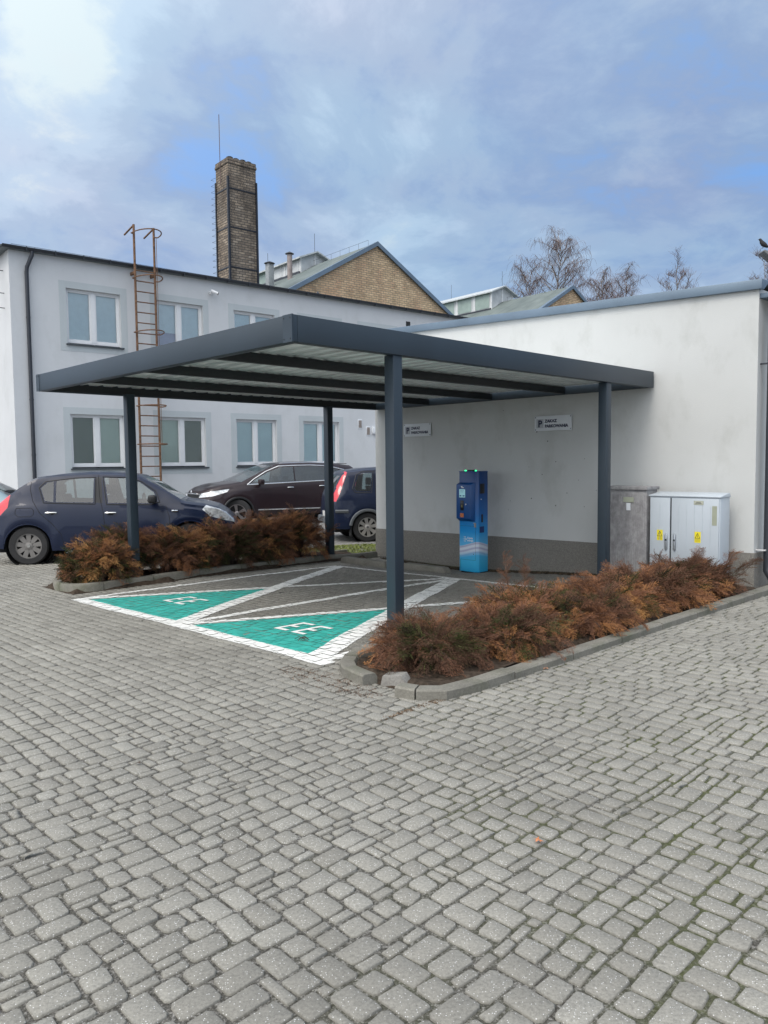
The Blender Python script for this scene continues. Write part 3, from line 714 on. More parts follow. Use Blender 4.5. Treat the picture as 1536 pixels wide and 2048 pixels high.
mb=MB().box(-.30,-.24,-.0165,-.0157,h-.085,h-.080).box(-.31,-.23,-.0165,-.0157,h-.098,h-.092); mb.build('plate_text',M_CABD,q)
MB().box(-.095,-.035,-.0145,-.0124,h-.37,h-.125).build('strip_plate',M_PLATE,D2)
def oldcab():
    m,n,b=nt('weathered_grey_cabinet'); co=objco(n)
    s=mapping(n,co,(3,3,2.2)); f=noise(n,s,3,7,.75); c=ramp(n,f,[(.3,(.17,.165,.17)),(.5,(.27,.265,.27)),(.72,(.40,.40,.40))])
    sz=N(n,'ShaderNodeSeparateXYZ'); n.links.new(co,sz.inputs[0])
    c=mixc(n,mth(n,'MULTIPLY',ramp(n,sz.outputs[2],[(.0,1.),(.45,0.)]),.5),c,(.36,.36,.35))
    n.links.new(c,b.inputs['Base Color']); b.inputs['Roughness'].default_value=.85; bump(n,b,f,.4,.004); return m
M_OLD=oldcab()
c3=thing('electrical_cabinet','weathered dark ribbed cabinet between the right rear post and the clean grey cabinet','electrical cabinet',W(4.86,9.66,gz(5,9.7)),-TH)
g0=gz(5,9.7); h=1.19-g0; w=.62
MB().box(-w,0,0,.30,-.02,h).build('body',M_OLD,c3,bevel=.006)
MB().box(-w-.015,.02,-.03,.33,h,h+.045).build('lid',M_OLD,c3,bevel=.006)
D=MB().box(-w+.03,-.03,-.008,.0,.12,h-.03).build('door',M_OLD,c3,bevel=.002)
mb=MB(); i=0; x=-w+.045
while x<-.045: mb.box(x,x+.012,-.014,-.0082,.16,h-.07); x+=.034
mb.build('rib',M_OLD,D)
MB().box(-.33,-.18,-.020,-.0145,h-.17,h-.10).build('name_plate',M_PLATE,D)
MB().box(-.285,-.225,-.020,-.0145,h-.28,h-.18).build('white_label',M_SIGN,D)
# ================================================================ OFFICE BUILDING
M_ST1=stucco('blue_white_render',(.60,.615,.63),(.72,.73,.70),.4,bs=.2)
M_BAND=stucco('grey_blue_band',(.49,.53,.545),(.8,.8,.8),.2,bs=.2)
M_PVC=simple('white_window_frame',(.72,.73,.74),.35,vary=.03)
M_SILL=simple('dark_sill',(.055,.065,.075),.5)
M_GL=glass('window_glass',(.95,.98,.96),.01)
def blindmat(name,c,stripe):
    m,n,b=nt(name); co=objco(n); s=N(n,'ShaderNodeSeparateXYZ'); n.links.new(co,s.inputs[0])
    w_=mth(n,'SINE',mth(n,'MULTIPLY',s.outputs[2],2*math.pi/.028)); cc=ramp(n,mth(n,'MULTIPLY_ADD',w_,.5,.5),[(0,tuple(x*(1-stripe) for x in c)),(.6,c)])
    cc=mixc(n,.5,cc,ramp(n,noise(n,co,1.5,3),[(.3,.85),(.7,1.1)]),'MULTIPLY')
    n.links.new(cc,b.inputs['Base Color']); b.inputs['Roughness'].default_value=.7; return m
M_BL1=blindmat('pale_green_blind',(.72,.84,.82),.20); M_BL2=blindmat('dim_green_blind',(.24,.30,.30),.30); M_BL3=simple('blue_grey_roller_blind',(.66,.76,.86),.7,vary=.05); M_BL4=simple('mauve_roller_blind',(.36,.34,.52),.7); M_DARK=simple('dark_room',(.03,.033,.035),1)
ob=thing('office_building','two-storey pale blue-white rendered office building with white double windows','building',(FC[0],FC[1],0),FRZ)
T0,T1,ZT=-.45,30.0,7.36
wins=[]
for k in range(12):
    a=1.0+2.61*k
    if k!=4 and k!=5: wins.append((a,a+1.53,1.50,3.05))
    wins.append((a,a+1.53,5.0,6.55))
# wall with real openings: build the facade as a grid minus openings
xs_=sorted(set([T0,T1]+[w_[0] for w_ in wins]+[w_[1] for w_ in wins])); zs_=sorted(set([-.4,ZT]+[w_[2] for w_ in wins]+[w_[3] for w_ in wins]))
def isop(x,z): return any(w_[0]<x<w_[1] and w_[2]<z<w_[3] for w_ in wins)
mb=MB(); DEP=.16
for i in range(len(xs_)-1):
    for j in range(len(zs_)-1):
        if not isop((xs_[i]+xs_[i+1])/2,(zs_[j]+zs_[j+1])/2): mb.add([(xs_[i],0,zs_[j]),(xs_[i+1],0,zs_[j]),(xs_[i+1],0,zs_[j+1]),(xs_[i],0,zs_[j+1])],[(0,1,2,3)])
mb.add([(T0,0,-.4),(T0,11,-.4),(T0,11,ZT),(T0,0,ZT)],[(0,1,2,3)]); mb.add([(T1,0,-.4),(T1,11,-.4),(T1,11,ZT),(T1,0,ZT)],[(0,1,2,3)]); mb.add([(T0,11,-.4),(T1,11,-.4),(T1,11,ZT),(T0,11,ZT)],[(0,1,2,3)])
for (a,b_,c,d_) in wins:  # reveals
    mb.add([(a,0,c),(b_,0,c),(b_,0,d_),(a,0,d_),(a,DEP,c),(b_,DEP,c),(b_,DEP,d_),(a,DEP,d_)],[(0,1,5,4),(1,2,6,5),(2,3,7,6),(3,0,4,7)])
wall=mb.build('wall',M_ST1,ob)
for wi,(a,b_,c,d_) in enumerate(wins):
    if a>12 and c<3: continue
    # painted band round the opening, a shallow raised surround
    mb=MB(); e=.19; y0,y1=-.006,-.0005
    mb.box(a-e,b_+e,y0,y1,d_,d_+e).box(a-e,a,y0,y1,c-e,d_-.0005).box(b_,b_+e,y0,y1,c-e,d_-.0005).box(a+.0005,b_-.0005,y0,y1,c-e,c)
    mb.build('window_surround',M_BAND,ob)
    fr_=MB(); f=.055; Y0,Y1=DEP-.06,DEP-.005; zb=c+.05; mid=(a+b_)/2
    fr_.box(a,b_,Y0,Y1,d_-f,d_).box(a,b_,Y0,Y1,zb,zb+f).box(a,a+f,Y0,Y1,zb+f,d_-f).box(b_-f,b_,Y0,Y1,zb+f,d_-f).box(mid-.065,mid+.065,Y0-.006,Y1,zb+f,d_-f)
    for (x0,x1) in ((a+f,mid-.065),(mid+.065,b_-f)):
        s=.035; fr_.box(x0,x1,Y0+.012,Y1-.004,d_-f-s,d_-f).box(x0,x1,Y0+.012,Y1-.004,zb+f,zb+f+s+.02).box(x0,x0+s,Y0+.012,Y1-.004,zb+f+s+.02,d_-f-s).box(x1-s,x1,Y0+.012,Y1-.004,zb+f+s+.02,d_-f-s)
    wf_=fr_.build('window',M_PVC,ob,bevel=.003,seg=1)
    MB().box(a-.04,b_+.06,-.075,DEP-.065,c-.025,c+.012).build('sill',M_SILL,wf_,bevel=.003)
    MB().box(a+.02,mid-.05,Y0+.01,Y1,c+.013,zb-.001).box(mid+.05,b_-.02,Y0+.01,Y1,c+.013,zb-.001).build('threshold',M_CABD,wf_)
    MB().box(a+.08,b_-.08,Y1-.012,Y1-.009,zb+f,d_-f).build('pane',M_GL,wf_)
    lower=c<3
    for si,(x0,x1) in enumerate(((a+.05,mid-.03),(mid+.03,b_-.05))):
        zz0=zb; 
        if lower: mt=(M_BL2 if (wi_ := (round(a,1),si)) in ((1.0,0),(3.6,1)) else M_BL1)
        else:
            mt=M_BL3
            if round(a,1)==6.2 and si==1: zz0=d_-.30
        if not lower and round(a,1)==3.6 and si==0:
            MB().box(x0,x1,DEP+.05,DEP+.055,zb,c+.62).build('blind',M_BL4,wf_); zz0=c+.62
        MB().box(x0,x1,DEP+.03,DEP+.034,zz0,d_-.02).build('blind',mt,wf_)
    MB().box(a-.3,b_+.3,DEP+.5,DEP+.52,c-.3,d_+.3).build('room_back',M_DARK,wf_)
# roof slab, eave, gutter, pipe
MB().box(T0-.22,T1+.2,-.16,11.2,ZT,ZT+.07).build('roof',simple('roof_metal_dark',(.10,.12,.13),.5),ob)
mb=MB(); gutter(mb,(T0-.2,-.17,ZT+.075),(T1+.2,-.17,ZT+.075),.075,(0,-1,0)); gutter(mb,(T0-.24,-.2,ZT+.072),(T0-.24,11,ZT+.072),.072,(-1,0,0)); mb.build('gutter',M_DK,ob,smooth=True)
for i in range(40): 
    x=T0+.4+i*.75; MB().box(x-.012,x+.012,-.252,-.10,ZT-.012,ZT+.085).build('gutter_bracket',M_DK,ob)
MB().tube([(-.02+.12,-.17,ZT+.0),(.10,-.17,ZT-.10),(-.02,-.09,ZT-.42),(-.03,-.075,ZT-.55),(-.03,-.075,-.2)],.052,12).build('downpipe',M_DK,ob,smooth=True)
for z in (5.6,3.4,1.9): MB().lathe([(.06,z-.02),(.06,z+.02)],(-.03,-.075,0),'z',12).build('pipe_clamp',M_DK,ob)
mb=MB(); mb.tube([(-.3,.3,ZT+.24),(8,.3,ZT+.22),(30,.3,ZT+.2)],.006,4)
for i in range(20): mb.tube([(.3+i*1.5,.3,ZT+.07),(.3+i*1.5,.3,ZT+.23)],.006,4)
mb.build('lightning_conductor',M_DK,ob)
MB().box(13.60,13.82,-.004,.02,6.60,6.98).build('wall_opening',M_DARK,ob)
# left end wall: small grille box and white pipe
mb=MB()
for z in (5.9,6.3,6.9): mb.tube([(T0-.01,.55,z),(T0-.25,.55,z)],.012,5)
mb.tube([(T0-.25,.55,5.8),(T0-.25,.55,7.0),(T0-.25,.9,7.0)],.012,5); mb.build('wall_bracket',M_DK,ob)
# vents
for (t_,z_,lab) in ((11.31,3.01,'brown louvred vent on the office wall, the higher and further left of the two'),(11.69,2.76,'brown louvred vent on the office wall, the lower and right one beside the white box')):
    v=thing('wall_vent',lab,'vent',Fw(t_,-.001,z_-.14),FRZ,'brown vents on the office wall')
    MB().box(-.10,.10,-.012,0,-.03,.31).build('vent_frame',M_SIGN,v,bevel=.002)
    mb=MB()
    for i in range(8): mb.box(-.07,.07,-.02,-.0125,.01+i*.034,.030+i*.034)
    mb.build('louvre',simple('vent_brown',(.16,.09,.04),.6),v)
v=thing('junction_box','small white box with a lamp on the office wall beside the lower brown vent','junction box',Fw(12.02,-.001,2.66),FRZ)
MB().box(-.16,.16,-.09,0,0,.26).build('box',M_SIGN,v,bevel=.01); MB().lathe([(.05,-.13),(.06,-.092)],(.04,0,.14),'y',14).build('lens',M_PLATE,v,smooth=True)
# security camera
v=thing('security_camera','small white security camera on the office wall between two upper windows','security camera',Fw(5.42,-.001,6.98),FRZ)
MB().lathe([(.06,-.05),(.07,0)],(0,0,0),'y',16).build('mount',M_PVC,v,smooth=True)
mb=MB().tube([(0,-.05,0),(.03,-.12,-.02),(.05,-.16,-.03)],.02,8); mb.build('arm',M_PVC,v,smooth=True)
MB().tube([(-.06,-.16,.03),(.13,-.24,-.05)],.052,14).build('camera_body',M_PVC,v,smooth=True)
MB().tube([(.13,-.24,-.05),(.15,-.248,-.058)],.044,14).build('lens',M_CHK,v,smooth=True)
# ladder
M_RUST=simple('rusty_steel',(.17,.095,.055),.85,metal=.2,vary=.5,scale=14,bmp=.3)
ld=thing('wall_ladder','rusty steel ladder with hoops fixed to the office building and rising above its roof','ladder',Fw(3.18,-.30,0),FRZ)
for x in (-.30,.30): MB().tube([(x,0,1.05 if x<0 else .85),(x,0,8.55)],.036,8).build('rail',M_RUST,ld,smooth=True)
for x in (-.30,.30): MB().tube([(x,0,8.53),(x,.72,8.42)],.026,6).build('top_handrail',M_RUST,ld)
z=1.25
while z<7.5:
    MB().tube([(-.30,0,z),(.30,0,z)],.018,6).build('rung',M_RUST,ld); z+=.30
for z in (2.2,3.32,5.45,7.0,8.28):
    pts=[(-.30,0,z)]+[(-.40*math.cos(a),-.05-.75*math.sin(a),z) for a in [math.pi*i/14 for i in range(15)]]+[(.30,0,z)]
    MB().tube(pts,.018,6).build('safety_hoop',M_RUST,ld,smooth=True)
MB().tube([(.33,-.10,2.2),(.33,-.10,8.28)],.008,5).build('hoop_strip',M_RUST,ld)
for x in (-.30,.30):
    for z in (7.15,4.1): MB().box(x-.03,x+.03,0,.30,z,z+.08).build('bracket',M_RUST,ld)
# ================================================================ BACKGROUND SHEDS, CHIMNEY
M_BRY=brickmat('yellow_brick',(.72,.53,.33),(.50,.36,.22),(.52,.28,.18),(.34,.28,.21),dark=.34)
M_BRC=brickmat('sooty_brick',(.34,.275,.21),(.17,.14,.115),(.38,.34,.29),(.12,.11,.10),dark=.72)
def roofm():
    m,n,b=nt('grey_green_roofing'); co=objco(n); s=N(n,'ShaderNodeSeparateXYZ'); n.links.new(co,s.inputs[0])
    l=mth(n,'FRACT',mth(n,'MULTIPLY',s.outputs[1],1/1.0)); seam=mth(n,'LESS_THAN',l,.05)
    c=ramp(n,noise(n,co,.8,5,.6),[(.3,(.10,.125,.12)),(.7,(.17,.20,.19))]); c=mixc(n,mth(n,'MULTIPLY',seam,.5),c,(.06,.07,.07))
    n.links.new(c,b.inputs['Base Color']); b.inputs['Roughness'].default_value=.8; return m
M_ROOF=roofm(); M_LPAN=simple('lantern_panel',(.50,.52,.53),.6,vary=.25,scale=1.5); M_LGRN=simple('lantern_green_glazing',(.26,.33,.30),.35,vary=.15,scale=2); M_LWH=simple('lantern_white_post',(.68,.69,.69),.5); M_LROOF=simple('pale_lantern_roof',(.44,.47,.48),.6,vary=.2)
def shed(t,z,label,hw,lo,lz,lhw,length=26,slope=.572,pan=None):
    s=thing('brick_shed',label,'shed',Fw(t,8,0),FRZ,'brick sheds behind the office building')
    ez=z-.12-hw*slope
    MB().add([(-hw,0,0),(hw,0,0),(hw,0,ez),(0,0,z-.12),(-hw,0,ez),(-hw,length,0),(hw,length,0),(hw,length,ez),(0,length,z-.12),(-hw,length,ez)],
      [(0,1,2,3,4),(5,9,8,7,6),(0,4,9,5),(1,6,7,2)]).build('brick_wall',M_BRY,s)
    for sx in (-1,1):
        X=sx*(hw+.3); Z=z-(hw+.3)*slope
        MB().add([(0,-.10,z-.0),(X,-.10,Z),(X,length,Z),(0,length,z),(0,-.10,z-.1),(X,-.10,Z-.1),(X,length,Z-.1),(0,length,z-.1)],[(0,3,2,1),(4,5,6,7),(1,2,6,5)]).build('roof',M_ROOF,s)
        MB().add([(0,-.16,z+.05),(X,-.16,Z+.05),(X,-.16,Z-.17),(0,-.16,z-.17),(0,.12,z+.05),(X,.12,Z+.05),(X,-.101,Z-.17),(0,-.101,z-.17)],[(0,1,2,3),(0,4,5,1),(3,2,6,7)]).build('roof_edge',M_FL,s)
    # snow guard wire on the left slope, just below the ridge
    mb=MB()
    for i in range(7): mb.tube([(-.25,.3+i*.8,z-.14),(-.25,.3+i*.8,z+.16)],.008,4)
    mb.tube([(-.25,.3,z+.16),(-.25,5.2,z+.16)],.007,4); mb.build('ridge_wire',M_DK,s)
    # lantern
    y0=lo-8; y1=length-1; le=lz-lhw*.40
    rb=z-lhw*slope
    MB().add([(-lhw,y0,rb-.1),(lhw,y0,rb-.1),(lhw,y0,le),(0,y0,lz-.05),(-lhw,y0,le),(-lhw,y1,rb-.1),(lhw,y1,rb-.1),(lhw,y1,le),(-lhw,y1,le)],[(0,1,2,3,4),(0,4,8,5),(1,6,7,2)]).build('lantern_wall',M_LPAN,s)
    for sx in (-1,1):
        X=sx*(lhw+.25);Z=lz-(lhw+.25)*.40
        MB().add([(0,y0-.3,lz),(X,y0-.3,Z),(X,y1,Z),(0,y1,lz),(0,y0-.3,lz-.08),(X,y0-.3,Z-.08),(X,y1,Z-.08),(0,y1,lz-.08)],[(0,3,2,1),(4,5,6,7),(1,2,6,5),(0,1,5,4)]).build('lantern_roof',M_LROOF,s)
    PS=[MB().box(-lhw-.03,-lhw+.05,y0-.03,y0+.05,rb-.05,le),MB().box(-.05,.05,y0-.03,y0,z-.1,lz-.12),MB().box(lhw-.05,lhw+.03,y0-.03,y0+.05,rb-.05,le)]
    y=y0+1.6; k=0
    while y<y1: PS.append(MB().box(-lhw-.035,-lhw+.01,y-.05,y+.05,rb-.05,le)); y+=1.7
    each(PS,'lantern_post',M_LWH,s)
    MB().box(-lhw-.10,-lhw-.0,y0,y1,rb-.10,rb+.06).build('lantern_sill',M_DK,s)
    if pan:
        y=y0+.2
        while y<y1-1.7:
            MB().box(-lhw-.02,-lhw-.004,y,y+1.3,rb+.12,le-.06).build('lantern_window',M_LGRN if (pan==1 or rnd.random()<.3) else M_LPAN,s); y+=1.7
    for i,(yy) in enumerate((y0,y0+5,y0+9)): MB().tube([(0,yy,lz),(0,yy,lz+1.0)],.014,4).build('lightning_rod',M_DK,s)
    return s
shed(18.66,12.57,'larger yellow brick shed with a steep gable, nearer the chimney',6.9,13.4,13.28,.95,pan=2)
shed(34.58,12.60,'smaller looking brick shed with a green-grey roof, further right beside the bare birches',6.6,13.8,13.66,1.1,pan=1)
def roofpipe(t,o,z0,h,r,label,mat,cap=True,sq=False):
    v=thing('roof_vent',label,'roof vent',Fw(t,o,z0),FRZ,'vent pipes on the roofs')
    if sq: MB().box(-r,r,-r,r,-.4,h).build('duct',mat,v,bevel=.01)
    else: MB().lathe([(r,-.4),(r,h)],n=16).build('pipe',mat,v,smooth=True)
    if cap: MB().lathe([(r*1.75,h+.03),(r*1.6,h+.06),(.02,h+.16)],n=16).build('cap',M_DK,v,smooth=True)
M_PIPER=simple('reddish_grey_pipe',(.27,.23,.22),.7,vary=.25,scale=3)
roofpipe(16.75,13.0,11.45,1.3,.14,'reddish grey vent pipe with a dark conical cap on the shed roof',M_PIPER)
roofpipe(16.1,14.0,11.1,1.25,.17,'square grey metal duct left of the reddish vent pipe on the shed roof',simple('dull_duct_metal',(.26,.28,.29),.6,vary=.2),True,True)
roofpipe(11.6,3.0,7.45,.75,.06,'thin white vent pipe in front of the brick gable, the left one',M_LWH)
roofpipe(16.3,3.0,7.45,.42,.09,'short capped vent pipe low in front of the right part of the brick gable',M_LWH)
# chimney
chm=thing('brick_chimney','tall square sooty brick factory chimney with iron bands and a lightning rod','chimney',Fw(10.46,8,0),FRZ)
w,d,zt=1.38,1.10,14.55
MB().box(0,w,0,d,0,zt).build('shaft',M_BRC,chm)
MB().box(-.04,w+.04,-.04,d+.04,zt,zt+.13).box(-.02,w+.02,-.02,d+.02,zt+.13,zt+.27).build('cap',M_BRC,chm,bevel=.03)
for i in range(4): MB().lathe([(.13,zt+.27),(.15,zt+.33),(.10,zt+.36)],(.2+i*.31,.18+.03*(i%2),0),'z',10).build('flue_pot',simple('soot_black',(.03,.028,.026),1),chm)
for z in (13.5,11.85,10.15):
    MB().box(-.02,w+.02,-.02,d+.02,z,z+.055).build('iron_band',M_CHK,chm)
for (x,y) in ((0,0),(w,0),(0,d)):
    MB().box(x-.045,x+.045,y-.045,y+.045,7,14.0).build('corner_iron',M_CHK,chm)
for i in range(24):
    z=8.2+i*.27
    if z<14.3: MB().tube([(0,d-.15,z),(-.16,d-.15,z),(-.16,d+.16,z),(0,d+.16,z)],.006,4).build('step_iron',M_CHK,chm)
MB().tube([(-.07,.55,13.8),(-.07,.55,16.75)],.016,5).build('lightning_rod',simple('rod_rust',(.12,.08,.08),.7),chm)
# ================================================================ STREET LAMP + BIRD
M_LAMP=simple('street_lamp_grey',(.12,.13,.14),.45)
lp=thing('street_lamp','slim grey street lamp at the right edge with a flat tilted head','street lamp',(9.09,18,gxy(9.09,18)))
MB().tube([(0,0,0),(0,0,3),(0,0,6.25)],[.075,.06,.04],12).build('pole',M_LAMP,lp,smooth=True)
MB().prism([(-.31,6.42),(-.29,6.46),(-.10,6.40),(.35,6.16),(.36,6.10),(.02,6.15)],-.14,.14,'y').build('lamp_head',M_LAMP,lp,bevel=.01)
MB().add([(-.26,-.10,6.398),(-.02,-.10,6.205),(-.02,.10,6.205),(-.26,.10,6.398)],[(0,1,2,3)]).build('lens',simple('lamp_lens',(.35,.36,.33),.3),lp)
bd=thing('bird','dark bird perched on the end of the street lamp head','bird',(8.83,18.0,6.47-.02+0.0))
o=MB().tube([(.15,0,.02),(.10,0,.03),(.05,0,.06),(.0,0,.095),(-.035,0,.135),(-.055,0,.175),(-.072,0,.195),(-.09,0,.20)],[.012,.028,.048,.055,.045,.030,.030,.018],12).build('body',simple('dark_plumage',(.02,.02,.022),.7),bd,smooth=True)
MB().tube([(-.09,0,.198),(-.125,0,.188)],[.010,.002],6).build('beak',M_CHK,bd)
for y in (-.018,.018): MB().tube([(-.0,y,.06),(.0,y,.0),(-.03,y,-.005)],.004,5).build('leg',M_CHK,bd)
# ================================================================ TREES
def birchmat(name,c1,c2):
    m,n,b=nt(name); co=objco(n); n.links.new(ramp(n,noise(n,co,1.5,4),[(.35,c1),(.65,c2)]),b.inputs['Base Color']); b.inputs['Roughness'].default_value=.9; return m
M_TW=birchmat('birch_twigs',(.12,.075,.065),(.20,.15,.135)); M_TR=birchmat('birch_bark',(.10,.09,.085),(.42,.40,.38))
def rtube(vs,fs,pts,r0,r1,n=3):
    m=len(pts); k=len(vs)
    for i,p in enumerate(pts):
        r=r0+(r1-r0)*i/(m-1)
        for j in range(n):
            a=2*math.pi*j/n; vs.append((p[0]+r*math.cos(a),p[1]+r*math.sin(a),p[2]+(0 if n>3 else r*.3*math.sin(a))))
    for i in range(m-1):
        for j in range(n): fs.append((k+i*n+j,k+i*n+(j+1)%n,k+(i+1)*n+(j+1)%n,k+(i+1)*n+j))
def bare_tree(name,label,cat,x,y,H,spread,seed,weep=1.0,lower=.30,dens=1.0,group=None,lean=(0,0)):
    g=random.Random(seed); t=thing(name,label,cat,(x,y,-.3),0,group)
    tv_=[];tf_=[];wv_=[];wf_=[]
    # trunk
    tp=[(0,0,0)]; px_,py_=0,0
    for i in range(1,15):
        px_+=g.gauss(lean[0],.16); py_+=g.gauss(lean[1],.16); tp.append((px_,py_,H*.97*i/14))
    rtube(tv_,tf_,tp,H*.011,.018,7)
    def at(h):
        s=h/(H*.97)*14; i=min(13,int(s)); f=s-i; a=tp[i];b_=tp[i+1]; return Vector((a[0]+(b_[0]-a[0])*f,a[1]+(b_[1]-a[1])*f,a[2]+(b_[2]-a[2])*f))
    nl=int(30*dens)
    for l in range(nl):
        h=H*(lower+(.97-lower)*(l/nl)**.85); p=at(min(h,H*.96)); az=l*2.4+g.uniform(-.5,.5)
        rel=(h/H-lower)/(1-lower); L=spread*(1.05-rel*.8)*g.uniform(.55,1.25); up=g.uniform(.7,1.6)
        pts=[p]; dr=Vector((math.cos(az),math.sin(az),up)).normalized(); n=8
        for i in range(n):
            dr=(dr+Vector((g.gauss(0,.16),g.gauss(0,.16),g.gauss(-.03-.05*weep*i/n,.08)))).normalized(); pts.append(pts[-1]+dr*L/n)
        rtube(tv_,tf_,pts,.010*L+.025,.014,4)
        for i in range(2,n+1):
            for q in range(2):
                a=az+g.uniform(-1.8,1.8); d2=Vector((math.cos(a),math.sin(a),g.uniform(.3,1.4))).normalized(); L2=L*.30*g.uniform(.4,1.2)
                P=[pts[i]]
                for k in range(4):
                    d2=(d2+Vector((g.gauss(0,.18),g.gauss(0,.18),-.12*weep+g.gauss(0,.08)))).normalized(); P.append(P[-1]+d2*L2/4)
                rtube(wv_,wf_,P,.022,.010,3)
                for k in range(1,5):
                    for _ in range(1 if g.random()<.75*dens else 2):
                        a=g.uniform(0,6.28); d3=Vector((math.cos(a),math.sin(a),g.uniform(-.1,.9 if weep>.5 else 1.6))).normalized(); L3=g.uniform(.35,1.0)*(1+ (g.random()**3)*1.6*weep)*H/22
                        Q=[P[k]]
                        for s in range(5):
                            d3=(d3+Vector((g.gauss(0,.14),g.gauss(0,.14),-.48*weep))).normalized(); Q.append(Q[-1]+d3*L3/5)
                        rtube(wv_,wf_,Q,.013,.006,3)
    me=bpy.data.meshes.new('trunk'); me.from_pydata(tv_,[],tf_); me.materials.append(M_TR); o=bpy.data.objects.new('trunk',me); col.objects.link(o); o.parent=t
    me=bpy.data.meshes.new('crown'); me.from_pydata(wv_,[],wf_); me.materials.append(M_TW); o=bpy.data.objects.new('crown',me); col.objects.link(o); o.parent=t
    return t
G='bare birch trees beyond the sheds'
bare_tree('birch_tree','leafless weeping birch, leftmost of the group beyond the sheds','tree',14.0,75,20.3,6.6,11,1.0,dens=1.5,group=G)
bare_tree('birch_tree','tallest leafless weeping birch in the middle of the group, with a pointed top','tree',17.2,76,24.2,7.6,12,1.1,dens=1.9,group=G)
bare_tree('birch_tree','leafless weeping birch right of the tallest one, above the second brick gable','tree',20.2,74,19.6,6.2,13,1.1,dens=1.7,group=G)
bare_tree('bare_tree','small dense leafless tree just right of the birches','tree',24.4,76,21.0,4.6,14,.6,dens=1.5,group=None)
bare_tree('bare_tree','sparse open leafless tree with upright twigs at the right of the tree group','tree',27.6,76,20.8,6.0,15,.0,dens=.8)
bare_tree('bare_tree','thin leafless tree at the right edge behind the street lamp','tree',37.8,76,22.5,4.2,16,.1,dens=.6)
# ================================================================ CARS
M_TYRE=simple('tyre_rubber',(.022,.022,.023),.8,vary=.25,bmp=.2,bscale=50); M_BLK=simple('black_plastic',(.015,.016,.018),.55); M_INT=simple('car_interior',(.035,.035,.038),.9); M_UND=simple('underbody',(.010,.010,.011),.9)
M_CGL=glass('car_glass',(.50,.58,.58),.01); M_CGLD=glass('privacy_glass',(.10,.11,.12),.01)
M_RED=simple('red_tail_lens',(.62,.012,.03),.2,coat=.8); M_CLR=simple('clear_headlight',(.55,.57,.58),.12,metal=.35,coat=1,vary=.5,scale=14); M_CHROME=simple('chrome',(.72,.73,.74),.12,metal=1)
def interp(tab,x):
    if x<=tab[0][0]: return tab[0][1]
    for i in range(1,len(tab)):
        if x<=tab[i][0]:
            a,b_=tab[i-1],tab[i]; t=(x-a[0])/(b_[0]-a[0]); return a[1]+(b_[1]-a[1])*t
    return tab[-1][1]
def smooth_tab(tab,n=2):
    return tab
